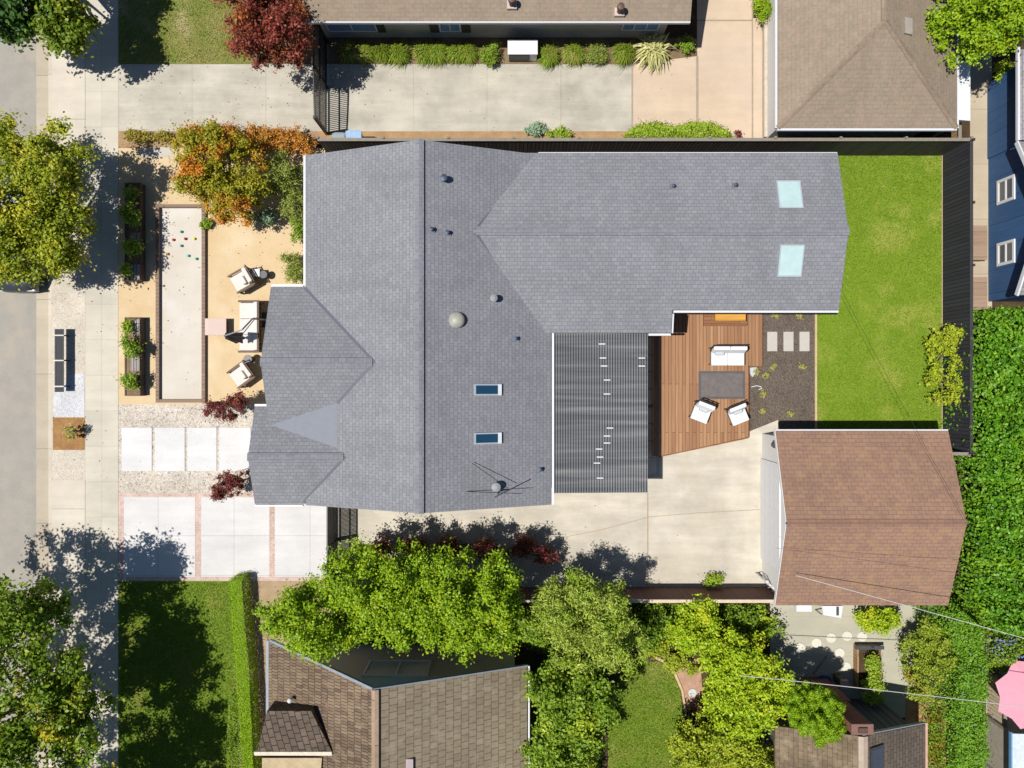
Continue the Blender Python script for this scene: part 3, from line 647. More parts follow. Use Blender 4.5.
# ------------------------------------------------------------------ fences, gates, pergola, deck
FENCE = mat_planks('black_fence_boards', T(68,67,76), T(58,57,64), T(24,24,28), .15, 9, 'v', .7, .012, .6)
FENCE_T = mat_plain('fence_top_rail', T(150,142,128), .8)
FENCE_D = mat_plain('fence_dark_rail', T(62,60,62), .7)
CEDAR = mat_planks('cedar_boards', T(196,160,120), T(176,138,100), T(90,64,44), .14, 9, 'v', .8, .01)
def fence(name, a, b, h, boards, rail, label, inner, post_step=2.35, posts=True, both=None):
    """boarded fence from a to b; inner: unit normal of the side carrying the boards"""
    root = empty(name, ((a[0]+b[0])/2,(a[1]+b[1])/2,0), label, 'fence')
    d = Vector((b[0]-a[0],b[1]-a[1],0)); L = d.length; d.normalize(); n = Vector((inner[0],inner[1],0))
    A3 = Vector((a[0],a[1],0)); B3 = Vector((b[0],b[1],0)); up = Vector((0,0,h/2))
    MB().bar(A3+up+n*.02, B3+up+n*.02, .03, h).build('board_panel', boards, root)
    if both: MB().bar(A3+up-n*.035, B3+up-n*.035, .02, h-.04).build('back_panel', both, root)
    z = Vector((0,0,h+.02)); MB().bar(A3+z-n*.01, B3+z-n*.01, .12, .04).build('top_rail', rail, root)
    if posts:
        k = max(1, round(L/post_step))
        for i in range(k+1):
            p = A3+d*(L*i/k)-n*.07
            MB().box(p.x-.045,p.x+.045,p.y-.045,p.y+.045,0,h+.1).build('post', rail, root)
    return root
FY, FX = 9.17, 17.24
fence('fence', (-7.3,FY), (FX,FY), 1.8, mat_planks('brown_black_fence_boards', T(112,104,98), T(92,86,80), T(30,28,26), .15, 9, 'v', .7, .014, .6), FENCE_T, 'black board fence along the north side of the grey house, pale top rail', (0,-1))
fence('fence', (FX,FY), (FX,-2.6), 1.8, FENCE, FENCE_D, 'black board fence along the east side of the back lawn', (-1,0), both=CEDAR)
DKRED = mat_planks('redbrown_fence_boards', T(140,100,84), T(124,88,74), T(66,46,38), .14, 9, 'v', .75, .008)
fence('fence', (-5.5,-8.16), (10.2,-8.16), 1.75, DKRED, mat_plain('bleached_rail', T(226,206,178), .8), 'red brown board fence along the south side of the patio', (0,1), 3.0)
fence('fence', (16.2,-2.62), (17.2,-2.62), 1.7, mat_planks('grey_fence_boards', T(130,122,112), T(112,104,96), T(60,54,48), .14, 9, 'v'), FENCE_T, 'short grey board fence between the garage and the ivy', (0,1), 1)
fence('fence', (16.95,9.3), (16.95,15.5), 1.6, CEDAR, FENCE_T, 'unpainted board fence beside the white lean-to roof', (1,0), 2)
fence('fence', (19.0,-17), (19.0,-11.4), 1.1, mat_planks('bleached_boards', T(232,214,184), T(220,200,168), T(150,128,100), .14, 9, 'v', .8, .01), FENCE_T, 'pale board fence behind the flowering hedge, lower right', (1,0), 2)

def bar_gate(name, a, b, h, label, step=.11, arch=0.0, mat=BLACK, pw=.012):
    root = empty(name, ((a[0]+b[0])/2,(a[1]+b[1])/2,0), label, 'gate')
    A3 = Vector((a[0],a[1],0)); B3 = Vector((b[0],b[1],0)); L = (B3-A3).length; n = int(L/step)
    m = MB()
    tp = []
    for i in range(13):
        t = i/12; p = A3.lerp(B3,t); tp.append((p.x,p.y,h+arch*math.sin(math.pi*t)))
    fr = MB().tube(tp,.035,seg=6).build('top_rail', mat, root)
    for z in (.18, h*.62): MB().bar(A3+Vector((0,0,z)),B3+Vector((0,0,z)),.05,.05).build('rail', mat, root)
    for i in range(n+1):
        t = i/n; p = A3.lerp(B3,t); MB().box(p.x-.011,p.x+.011,p.y-pw,p.y+pw,.05,h+arch*math.sin(math.pi*t)-.02).build('picket', mat, root)
    for p in (A3,A3.lerp(B3,.5),B3): MB().box(p.x-.05,p.x+.05,p.y-.05,p.y+.05,0,h+.06).build('post', mat, root)
    return root
bar_gate('driveway_gate', (-7.4,10.0), (-7.4,13.7), 1.85, 'tall black iron picket gate across the upper neighbour driveway', .075, .15, BLACK, .015)
bar_gate('side_gate', (-6.95,-4.4), (-6.95,-8.0), 1.75, 'black picket gate beside the south end of the grey house', .05, 0.0, BLACK, .019)
for yy, (xa, xb) in ((10.0,(-7.9,-7.4)),): pass

# pergola / carport with corrugated roof
pg = empty('carport', (3.2,-1,0), 'dark corrugated carport roof set into the corner of the grey house', 'carport')
t = NT('smoked_corrugated_sheet'); p = t.pos()
mp = t.n('Mapping'); t.set(mp.inputs[0], p); mp.inputs['Scale'].default_value = (.16, 4.2, .0)
nz = t.noise(mp.outputs[0], 1.0, 6, .62)
col = t.ramp(nz, [(.34, (.03,.035,.042,1)), (.52, (.07,.074,.08,1)), (.70, (.155,.155,.153,1))])  # streaks put reflections across the ribs into the sheet's colour
pr = t.n('BsdfPrincipled'); t.set(pr.inputs['Base Color'], col); pr.inputs['Roughness'].default_value = .42; pr.inputs['Specular IOR Level'].default_value = .4
tb = t.n('BsdfTransparent'); mx = t.n('MixShader'); mx.inputs[0].default_value = .16
t.t.links.new(pr.outputs[0], mx.inputs[1]); t.t.links.new(tb.outputs[0], mx.inputs[2]); t.t.links.new(mx.outputs[0], t.out.inputs[0])
m = MB(); px0, px1 = 1.52, 4.98; py0, py1 = -3.98, 1.86; N = 360
vs = []; fs = []
for i in range(N+1):
    x = px0+(px1-px0)*i/N; zz = 2.62-.16*i/N+.010*math.sin(2*math.pi*(x-px0)/.0961)
    for j in range(2): vs.append((x,(py1,py0)[j],zz))
    for j in range(2): vs.append((x,(py1,py0)[j],zz-.006))
for i in range(N):
    a = i*4; b = a+4
    fs += [(a,a+1,b+1,b),(a+2,b+2,b+3,a+3),(a,b,b+2,a+2),(a+1,a+3,b+3,b+1)]
fs += [(0,2,3,1),(N*4,N*4+1,N*4+3,N*4+2)]
m.add(vs, fs); m.build('roof_sheet', t.m, pg)
for x in (1.62,2.7,3.8,4.85): MB().box(x-.04,x+.04,py0+.1,py1-.05,2.25,2.40).build('beam', DKGREY, pg)
for k in range(9):
    y = py0+.15+k*.69; MB().bar((px0,y,2.54),(px1-.02,y,2.405),.04,.09).build('rafter', DKGREY, pg)
for x, y in ((4.85,-3.8),(4.85,-1.0),(1.62,-3.8)): MB().box(x-.06,x+.06,y-.06,y+.06,0,2.25).build('post', DKGREY, pg)
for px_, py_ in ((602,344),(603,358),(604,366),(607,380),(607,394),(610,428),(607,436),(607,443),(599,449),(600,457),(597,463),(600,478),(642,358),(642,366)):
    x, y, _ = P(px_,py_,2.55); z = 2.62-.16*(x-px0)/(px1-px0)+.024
    MB().box(x-.12,x+.12,y-.018,y+.018,z-.01,z+.006).build('glint_strip', WHITE, pg)  # white strips added as painted sun glints on the roof sheet

# deck
dk = empty('deck', (8,0,0), 'reddish wooden deck with slanted end between the house wing and the patio', 'deck')
DECK = mat_planks('deck_boards', T(192,148,108), T(162,116,82), T(94,62,42), .138, 5.2, 'v', .7, .007, .35)
dz = .24
def D(x, y): return P(x, y, dz)[:2]
pts = [D(652,300),D(762,300),D(762,366),D(748.5,366),D(748.5,437),D(660,456),D(652,456)]
MB().prism(pts, dz-.05, dz).build('deck_top', DECK, dk)
pin = [(p[0]*.995,p[1]*.985) for p in pts]
FASC = mat_planks('deck_fascia', T(164,112,78), T(150,100,70), T(80,50,34), .2, 4, 'u')
MB().bar((*D(660,456.6),dz-.12),(*D(748.8,437.8),dz-.12),.04,.24).build('fascia', FASC, dk)
MB().bar((*D(749,437.5),dz-.13),(*D(749,366.2),dz-.13),.03,.22).build('fascia', FASC, dk)
MB().bar((*D(748.6,366.6),dz-.13),(*D(762.4,366.6),dz-.13),.03,.22).build('fascia', FASC, dk)
MB().bar((*D(762.4,366),dz-.13),(*D(762.4,300),dz-.13),.03,.22).build('fascia', FASC, dk)
st = empty('door_step', (*D(724,318),dz), 'brown wooden step against the house wall on the deck', 'step')
x0,y0 = D(703,326); x1,y1 = D(746,300)
MB().box(x0,x1,y0,y1,dz+.001,dz+.15).build('step_box', mat_planks('step_boards', T(170,120,82), T(150,102,70), T(80,50,34), .14, 3, 'u'), st, bevel=.01)
x0,y0 = P(713.5,321,.42)[:2]; x1,y1 = P(742.5,300,.42)[:2]
ob = empty('wooden_box', (x0,y0,dz+.15), 'bright orange wooden box on the deck step', 'box')
MB().box(x0,x1,y0,y1,dz+.15,dz+.5).build('box_body', mat_planks('orange_wood', T(232,172,74), T(222,156,60), T(150,96,34), .12, 2, 'u'), ob, bevel=.01)
MB().box(x0-.02,x1+.02,y0-.02,y1,dz+.502,dz+.53).build('lid', mat_planks('orange_lid', T(240,184,84), T(230,168,70), T(160,110,40), .25, 2, 'u'), ob, bevel=.01)
# stepping slabs beside the deck
ST = mat_concrete('paver_grey', T(206,200,190), 9, 9, -30, -30, 0, .08)
for i, xc in enumerate((772,788.2,804.2)):
    x, y = G(xc, 341.5); r = empty('stepping_slab', (x,y,0), ('pale rectangular slab in dark gravel, next to the deck','pale rectangular slab in dark gravel, middle of the three','pale rectangular slab in dark gravel, next to the lawn')[i], 'paver', 'rectangular slabs in the dark gravel')
    MB().box(x-.2,x+.2,y-.39,y+.39,.0,.045).build('slab', ST, r, bevel=.008)

# ------------------------------------------------------------------ vegetation
def quads_mesh(name, V, mat, parent):
    """V: (n, 4, 3) corner points in world space -> one mesh of loose leaves"""
    n = len(V); off = np.array(origin_of(parent))
    me = bpy.data.meshes.new(name)
    me.vertices.add(n*4); me.vertices.foreach_set('co', (V-off).reshape(-1).astype(np.float32))
    me.loops.add(n*4); me.loops.foreach_set('vertex_index', np.arange(n*4, dtype=np.int32))
    me.polygons.add(n); me.polygons.foreach_set('loop_start', np.arange(0, n*4, 4, dtype=np.int32))
    me.polygons.foreach_set('loop_total', np.full(n, 4, dtype=np.int32))
    me.update(calc_edges=True); me.materials.append(mat)
    o = bpy.data.objects.new(name, me); COL.objects.link(o); o.parent = parent
    return o
def leaf_quads(pos, nrm, L, W, droop=.25):
    n = len(pos)
    nrm = nrm/np.linalg.norm(nrm, axis=1, keepdims=True)
    r = rng.normal(size=(n,3)); t = np.cross(nrm, r); t /= np.linalg.norm(t, axis=1, keepdims=True)
    b = np.cross(nrm, t)
    s = rng.uniform(.65, 1.3, (n,1)); l = L*s*.5; w_ = W*s*.5
    a0 = pos-t*l; a2 = pos+t*l-nrm*l*droop
    a1 = pos+b*w_+nrm*w_*.3; a3 = pos-b*w_+nrm*w_*.3
    return np.stack([a0,a1,a2,a3], axis=1)
def clump_leaves(clumps, n, L, W, up=.45, jit=.7, tight=False):
    c = np.array(clumps); wt = c[:,3]*c[:,4]+.02; wt /= wt.sum()
    k = rng.choice(len(c), n, p=wt)
    d = rng.normal(size=(n,3)); d /= np.linalg.norm(d, axis=1, keepdims=True)
    lo = d[:,2] < -.35; d[lo,2] *= -1
    rad = .22+np.abs(rng.normal(0, .72, (n,1))); rad = np.minimum(rad, 1.9)
    if tight: rad = rng.uniform(.7, 1.06, (n,1))
    pos = c[k,:3]+d*rad*c[k,3:6]
    nr = d+np.array([0,0,up])+rng.normal(size=(n,3))*jit
    return leaf_quads(pos, nr, L, W)
def crown_clumps(cx, cy, rx, ry, z0, z1, n, cr, rough=.22):
    out = []; ph = rng.uniform(0, 6.28, 4)
    cz = (z0+z1)/2; rz = (z1-z0)/2
    while len(out) < n:
        d = rng.normal(size=3); d /= np.linalg.norm(d)
        if d[2] < -.5: continue
        a = math.atan2(d[1], d[0])
        k = 1+rough*(.6*math.sin(2*a+ph[0])+.5*math.sin(3*a+ph[1])+.5*math.sin(5*a+ph[2]))*.7
        u = rng.uniform(0, 1)**(1/2.6)
        r = cr*rng.uniform(.6, 1.25)
        out.append((cx+d[0]*u*(rx*k-r*.6), cy+d[1]*u*(ry*k-r*.6), cz+d[2]*u*(rz-r*.5), r, r, r*.75))
    return out
def limbs(base, h, clumps, r, nl=8, mat=BARK, parent=None, name='trunk'):
    m = MB(); b = Vector(base); c = np.array(clumps)
    cen = c[:,:3].mean(0); fork = b+Vector(((cen[0]-b.x)*.25,(cen[1]-b.y)*.25,h*.42))
    m.tube([b, b.lerp(fork,.5)+Vector((.03,.02,0)), fork], r, r*.7, 9)
    tr = m.build(name, mat, parent, smooth=True)
    near = np.where(np.hypot(c[:,0]-b.x, c[:,1]-b.y) < max(1.2, h*.75))[0]
    if len(near) == 0: near = np.arange(len(c))
    idx = rng.choice(near, min(nl,len(near)), replace=False)
    for i in idx:
        e = Vector(c[i,:3]); mid = fork.lerp(e,.5)+Vector((rng.uniform(-.15,.15),rng.uniform(-.15,.15),.12))
        MB().tube([fork-Vector((0,0,.03)), mid, e], r*.5, r*.1, 6).build('limb', mat, tr, smooth=True)
    return tr
FINE = .72
def tree(name, label, cat, ell, z0, z1, mat, n, L, W, cr=.42, nc=None, group=None, trunk=.12, base=None, rough=.22, nl=9, up=.45, jit=.7, bmat=BARK, tight=False):
    """ell: crown outline as pixel ellipses (cx, cy, rx, ry[, z0, z1]) measured on the photograph, put at the crown's height"""
    L *= .80; W *= .80; n = int(n*1.75); cr *= FINE
    cl = []; tot = sum(e[2]*e[3] for e in ell)
    for e in ell:
        za, zb = (e[4], e[5]) if len(e) > 4 else (z0, z1)
        hm = za+.55*(zb-za); x, y, _ = P(e[0], e[1], hm); s = (CAM_H-hm)/F
        k = nc*e[2]*e[3]/tot if nc else e[2]*e[3]*s*s*3.14*1.5/(cr*cr*2.2)
        cl += crown_clumps(x, y, e[2]*s, e[3]*s, za, zb, max(4,int(k)), cr, rough)
    cx = np.array(cl)[:,:2].mean(0)
    bx, by = G(*base) if base else cx
    root = empty(name, (bx, by, 0), label, cat, group)
    quads_mesh('crown', clump_leaves(cl, n, L, W, up, jit, tight), mat, root)
    limbs((bx,by,0), (z0+z1)/2, cl, trunk, nl, bmat, root)
    return root
def shrub(name, label, cat, ell, h, mat, n, L, W, cr=.16, z0=0.05, group=None, base_z=0, nl=4, up=.5, jit=.7):
    cl = []
    for e in ell:
        hh = e[4] if len(e) > 4 else h
        hm = base_z+hh*.6; x, y, _ = P(e[0], e[1], hm); s = (CAM_H-hm)/F
        cl += crown_clumps(x, y, e[2]*s, e[3]*s, base_z+z0, base_z+hh, max(3,int(e[2]*e[3]*s*s*7/(cr*cr*2.2))), cr, .2)
    c = np.array(cl)[:,:2].mean(0)
    root = empty(name, (c[0], c[1], base_z), label, cat, group)
    quads_mesh('foliage', clump_leaves(cl, n, L, W, up, jit), mat, root)
    m = MB(); k = rng.choice(len(cl), min(nl,len(cl)), replace=False)
    for i in k:
        MB().tube([(c[0],c[1],base_z),(c[0]*.5+cl[i][0]*.5,c[1]*.5+cl[i][1]*.5,base_z+h*.35),cl[i][:3]],.025,.008,5).build('stem', BARK, root)
    return root
def tuft(name, label, cat, x, y, r, h, mat, n, wd=.018, group=None, spread=1.0, base_z=0):
    """fountain grass: arching blades from one crown, two quads per blade"""
    root = empty(name, (x, y, base_z), label, cat, group)
    a = rng.uniform(0, 6.283, n); tl = rng.uniform(.15, 1, n)**.7*spread
    b0 = np.stack([x+rng.normal(0,r*.14,n), y+rng.normal(0,r*.14,n), np.full(n,base_z)],1)
    d = np.stack([np.cos(a),np.sin(a),np.zeros(n)],1); s = np.stack([-np.sin(a),np.cos(a),np.zeros(n)],1)
    ln = rng.uniform(.7,1.15,n)[:,None]
    mid = b0+d*(r*.5*tl[:,None])*ln+np.array([0,0,1])*(h*.9*ln); tip = b0+d*(r*tl[:,None]*1.05)*ln+np.array([0,0,1])*(h*(1-.75*tl[:,None])*ln)
    w1 = s*wd/2
    q1 = np.stack([b0-w1,b0+w1,mid+w1,mid-w1],1); q2 = np.stack([mid-w1,mid+w1,tip+w1*.15,tip-w1*.15],1)
    quads_mesh('blades', np.concatenate([q1,q2]), mat, root)
    return root
def in_poly(px, py, poly):
    p = np.array(poly); r = np.zeros(len(px), bool); j = len(p)-1
    for i in range(len(p)):
        c = ((p[i,1] > py) != (p[j,1] > py)) & (px < (p[j,0]-p[i,0])*(py-p[i,1])/(p[j,1]-p[i,1]+1e-12)+p[i,0])
        r ^= c; j = i
    return r
def edge_dist(px, py, poly):
    p = np.array(poly); d = np.full(len(px), 1e9)
    for i in range(len(p)):
        a = p[i]; b = p[(i+1)%len(p)]; ab = b-a
        t = np.clip(((px-a[0])*ab[0]+(py-a[1])*ab[1])/(ab@ab), 0, 1)
        d = np.minimum(d, np.hypot(px-a[0]-t*ab[0], py-a[1]-t*ab[1]))
    return d
def bumps(x, y, sc_, k=9):
    z = np.zeros_like(x)
    for i in range(k):
        a = rng.uniform(0, 6.28); f = sc_*rng.uniform(.6, 2.2); z += np.sin((x*math.cos(a)+y*math.sin(a))*f+rng.uniform(0,6.28))
    return z/k**.5
def mass_quads(poly, h, n, L, W, edge=.35, amp=.15, bs=2.2, depth=.5, up=.9, jit=.7, side=.18, zb=.0):
    """leaves over the top and sides of a plant mass with the given ground outline (world coordinates)"""
    p = np.array(poly); lo = p.min(0); hi = p.max(0)
    x = rng.uniform(lo[0], hi[0], n*3); y = rng.uniform(lo[1], hi[1], n*3)
    k = in_poly(x, y, poly); x = x[k][:n]; y = y[k][:n]
    d = edge_dist(x, y, poly); b = bumps(x, y, bs)
    f = np.clip(d/edge, 0, 1)**.45
    z = zb+h*f*(1+amp*b)-rng.uniform(0, 1, len(x))**1.6*depth*h*.5
    nr = np.stack([np.zeros_like(x), np.zeros_like(x), np.full_like(x, up)],1)+rng.normal(size=(len(x),3))*jit
    out = [leaf_quads(np.stack([x,y,z],1), nr, L, W)]
    m = int(n*side)
    if m:
        seg = np.roll(p,-1,0)-p; ln = np.hypot(seg[:,0],seg[:,1]); e = rng.choice(len(p), m, p=ln/ln.sum()); t = rng.uniform(0,1,(m,1))
        q = p[e]+seg[e]*t; area = sum(p[i][0]*p[(i+1)%len(p)][1]-p[(i+1)%len(p)][0]*p[i][1] for i in range(len(p)))
        nn = np.stack([seg[e][:,1],-seg[e][:,0]],1)/ln[e][:,None]*(1 if area > 0 else -1)
        q = q+nn*rng.normal(-.03,.06,(m,1))
        zz = zb+rng.uniform(.03,.92,m)*h
        out.append(leaf_quads(np.stack([q[:,0],q[:,1],zz],1), np.concatenate([nn,np.full((m,1),.35)],1)+rng.normal(size=(m,3))*jit*.7, L, W))
    return np.concatenate(out)
def hedge(name, label, cat, poly_px, h, mat, n, L, W, stems=5, group=None, hm=None, extra=None, **k):
    hh = h*.85 if hm is None else hm
    poly = [P(x,y,hh)[:2] for x, y in poly_px]
    c = np.array(poly).mean(0)
    root = empty(name, (c[0], c[1], 0), label, cat, group)
    q = mass_quads(poly, h, n, L, W, **k)
    quads_mesh('foliage', q, mat, root)
    for i in range(stems):
        for _ in range(20):
            a = rng.uniform(np.array(poly).min(0), np.array(poly).max(0))
            if in_poly(a[:1], a[1:], poly)[0]: break
        MB().tube([(a[0],a[1],0),(a[0]+.05,a[1]+.03,h*.4),(a[0]+rng.uniform(-.2,.2),a[1]+rng.uniform(-.2,.2),h*.75)],.04,.015,6).build('stem', BARK, root)
    if extra:
        mt, cnt, sub, sz = extra
        pp = [P(x,y,hh)[:2] for x, y in sub]
        quads_mesh('flowers', mass_quads(pp, h*1.03, cnt, sz, sz*.8, edge=.1, amp=.1, depth=.12, side=0), mt, root)['kind'] = 'stuff'
    return root

#       leaves shade each other: their own colour is brighter than the crown looks
LF_STREET = mat_leaf('street_tree_leaves', [T(89,116,27,GL), T(127,152,35,GL), T(146,164,46,GL), T(102,127,31,GL)], [T(198,185,46,GL), T(162,166,42,GL), T(214,198,62,GL)], .8, .48, .66)
LF_HEDGE2 = mat_leaf('mixed_green_leaves', [T(76,110,26,GL), T(104,140,32,GL), T(60,92,24,GL), T(140,160,44,GL)], [T(196,176,60,GL), T(150,160,44,GL)], .6, .5, .66)
LF_DARK = mat_leaf('dark_street_leaves', [T(75,108,29,GL), T(104,142,34,GL), T(81,118,29,GL), T(138,165,43,GL)], [T(185,188,45,GL), T(158,176,38,GL), T(242,181,50,GL)], .6, .58, .72)
LF_MAPLE = mat_leaf('dark_plane_leaves', [T(42,78,34,GL), T(70,108,44,GL), T(52,90,38,GL), T(88,122,52,GL)])
LF_HEDGE = mat_leaf('bright_citrus_leaves', [T(92,142,22,GL), T(130,172,28,GL), T(112,156,24,GL), T(150,182,36,GL), T(76,122,22,GL)], [T(150,176,30,GL), T(120,160,28,GL)], .8)
LF_LIME = mat_leaf('lime_leaves', [T(126,172,30,GL), T(158,192,36,GL), T(106,152,26,GL), T(176,200,50,GL)], [T(190,200,44,GL), T(170,190,40,GL)], .9)
LF_YELLOW = mat_leaf('yellow_green_leaves', [T(136,160,34,GL), T(166,180,44,GL), T(108,138,30,GL), T(190,192,64,GL)])
LF_GREYG = mat_leaf('grey_green_leaves', [T(125,162,63,GL), T(158,190,80,GL), T(106,143,52,GL), T(186,207,99,GL)], [T(140,179,52,GL), T(123,164,45,GL)], .8)
LF_DKG = mat_leaf('deep_green_leaves', [T(77,114,31,GL), T(114,154,42,GL), T(90,130,33,GL), T(145,176,59,GL)], [T(172,198,55,GL), T(134,167,42,GL)], .8, .55, .7)
LF_IVY = mat_leaf('glossy_ivy_leaves', [T(55,102,20,GL), T(83,137,26,GL), T(65,120,22,GL), T(113,164,41,GL)], [T(113,159,35,GL), T(92,140,28,GL)], .7, .5, .7, .5, .15, .3)
LF_BLUEH = mat_leaf('plumbago_leaves', [T(78,130,35,GL), T(106,158,41,GL), T(91,145,37,GL), T(127,173,56,GL)], None, 1, .5, .6)
FL_BLUE = mat_leaf('blue_flowers', [T(130,146,186,1), T(150,162,200,1), T(116,132,176,1)], None, trans=.1)
LF_BOX = mat_leaf('clipped_box_leaves', [T(112,158,22,GL), T(138,182,28,GL), T(124,170,24,GL), T(100,146,22,GL)])
LF_ROUND = mat_leaf('round_tree_leaves', [T(104,152,20,GL), T(132,178,26,GL), T(90,136,20,GL), T(148,186,34,GL)])
LF_RED = mat_leaf('wine_red_leaves', [T(118,50,44,GL), T(148,66,56,GL), T(92,40,38,GL), T(168,84,62,GL)], [T(196,120,44,GL), T(176,100,50,GL), T(206,140,56,GL)], .7, .60, .74)
LF_JMAP = mat_leaf('purple_maple_leaves', [T(104,44,48,GL), T(132,60,62,GL), T(84,36,44,GL), T(150,76,66,GL)], [T(186,108,50,GL), T(150,76,56,GL)], 1.4, .62, .74)
LF_ORANGE = mat_leaf('autumn_orange_leaves', [T(136,144,32,GL), T(160,156,36,GL), T(116,128,34,GL), T(182,156,44,GL)], [T(204,132,40,GL), T(190,112,36,GL), T(214,150,48,GL)], .75, .49, .62)
LF_RUST = mat_leaf('rust_shrub_leaves', [T(196,130,44,GL), T(176,110,44,GL), T(206,150,66,GL), T(150,100,40,GL)], [T(150,140,50,GL), T(170,150,56,GL)], 1.2)
LF_SAGE = mat_leaf('sage_leaves', [T(136,160,130,GL), T(160,182,150,GL), T(120,146,120,GL)])
LF_OLIVE = mat_leaf('olive_shrub_leaves', [T(113,136,60,GL), T(140,161,71,GL), T(97,120,53,GL), T(161,177,92,GL)])
LF_FRESH = mat_leaf('fresh_green_leaves', [T(92,134,36,GL), T(124,160,48,GL), T(106,146,40,GL), T(144,172,66,GL)])
LF_GRASS = mat_leaf('ornamental_grass_blades', [T(122,150,36,1.4), T(150,174,50,1.4), T(108,134,34,1.4), T(184,186,96,1.4)], [T(190,176,100,1.4), T(150,164,60,1.4)], 1.1, .55, .7)
LF_STRAW = mat_leaf('variegated_blades', [T(190,186,120,GL), T(214,206,150,GL), T(150,160,76,GL), T(226,216,170,GL)])
LF_LOWG = mat_leaf('groundcover_leaves', [T(120,162,40,GL), T(146,180,54,GL), T(104,146,36,GL), T(166,190,76,GL)])
LF_FADE = mat_leaf('faded_plant_leaves', [T(170,160,90,GL), T(150,150,76,GL), T(190,176,110,GL), T(130,140,66,GL)])

# street trees
tree('street_tree', 'yellow green street tree standing over the parked car on the left', 'tree', [(22,200,64,82),(56,170,34,50),(62,235,28,44),(4,250,40,38)], 1.4, 4.5, LF_STREET, 28000, .16, .085, .5, None, None, .17, (66,214))
tree('street_tree', 'large dark green street tree with orange patches in the lower left corner', 'tree', [(-30,700,112,76),(8,616,58,46,3.2,6.5),(46,606,28,30,2.8,5.2),(30,748,74,58),(72,704,32,48,2.6,6.0),(-50,610,80,50,2.6,6.0),(66,690,36,40,2.4,5.2),(70,800,50,50),(60,870,70,70),(-20,860,80,80)], 2.8, 6.7, LF_DARK, 42000, .18, .11, .5, None, None, .19, (60,676))
tree('plane_tree', 'dark leaved tree hanging over the road in the top left corner', 'tree', [(8,14,32,30),(30,4,14,22)], 2.0, 4.2, LF_MAPLE, 7000, .24, .16, .45, None, None, .15, (66,-20))
tree('street_tree', 'green and yellow tree beside the kerb at the top edge', 'tree', [(68,24,26,30),(52,30,8,20),(60,-14,34,30),(66,-30,36,34)], 1.6, 3.9, LF_HEDGE2, 9000, .2, .12, .42, None, None, .15, (76,-14))
# front garden
tree('crape_myrtle', 'big autumn coloured shrub tree, green and orange, above the bocce court', 'tree', [(222,168,44,46),(205,150,36,28),(236,196,29,29),(194,184,22,22)], .5, 3.3, LF_ORANGE, 20000, .12, .075, .34, None, None, .1, (236,178))
tree('plum_tree', 'wine red tree with orange lower branches beside the top house', 'tree', [(268,22,44,36),(288,40,28,24),(250,-10,40,24),(262,52,26,14)], 1.4, 4.6, LF_RED, 15000, .13, .08, .36, None, None, .11, (284,26))
shrub('shrub', 'dense olive green shrub between the orange tree and the grey house', 'shrub', [(285,178,22,28),(293,206,13,18)], 1.9, LF_OLIVE, 9500, .075, .04, .22)
shrub('shrub', 'rusty orange shrub row in the narrow bed left of the black fence', 'shrub', [(280,140,30,16),(304,144,14,12),(258,136,18,12),(225,134,22,10)], 1.0, LF_RUST, 8000, .08, .05, .2)
shrub('shrub', 'low rusty plants beside the sidewalk in the upper front bed', 'shrub', [(138,136,20,7),(162,137,12,6)], .45, mat_leaf('low_rusty_leaves', [T(150,150,56,GL), T(170,140,60,GL), T(120,140,50,GL), T(190,140,80,GL)]), 2600, .07, .04, .12)
shrub('agave', 'pale sage rosette plant under the orange tree', 'plant', [(266,218,13,9)], .4, LF_SAGE, 900, .14, .05, .12)
shrub('plant', 'small bright green plant at the upper corner of the bocce court', 'plant', [(206,224,7,6)], .35, LF_FRESH, 500, .08, .05, .09)
shrub('shrub', 'green shrub against the house wall above the tan garden court', 'shrub', [(298,230,9,18)], .9, LF_FRESH, 2000, .07, .045, .16)
shrub('shrub', 'light green shrub against the house wall next to the upper garden chair', 'shrub', [(293,270,12,18),(286,258,6,6)], 1.0, LF_OLIVE, 2600, .07, .04, .17)
for lab, ell in (('purple red Japanese maple above the row of white concrete pads', [(224,410,19,13),(236,401,13,9),(214,405,10,6)]), ('purple red Japanese maple below the row of white concrete pads', [(228,486,16,13),(238,480,11,9),(220,494,8,8)])):
    tree('japanese_maple', lab, 'tree', ell, .8, 2.1, LF_JMAP, 2600, .11, .05, .22, None, 'Japanese maples by the white pads', .04, None, .35, 6)
shrub('plant', 'small yellow green sapling in the square dirt tree pit', 'plant', [(70,432,8,9)], .9, LF_FADE, 420, .08, .045, .1)
# clipped hedge and south lawn edge
hedge('clipped_hedge', 'clipped bright green hedge along the right side of the shady lawn', 'hedge', [(230,579),(244,577),(247,620),(251,660),(254,720),(257,800),(244,800),(239,720),(235,660),(231,620)], .8, LF_BOX, 26000, .045, .03, 6, edge=.07, amp=.02, depth=.12, side=.55)
hedge('hedge', 'dark low hedge under the shade tree at the bottom left of the lawn', 'hedge', [(225,700),(246,690),(250,800),(222,800)], .7, LF_DKG, 4000, .06, .04, 3, edge=.25, amp=.15)

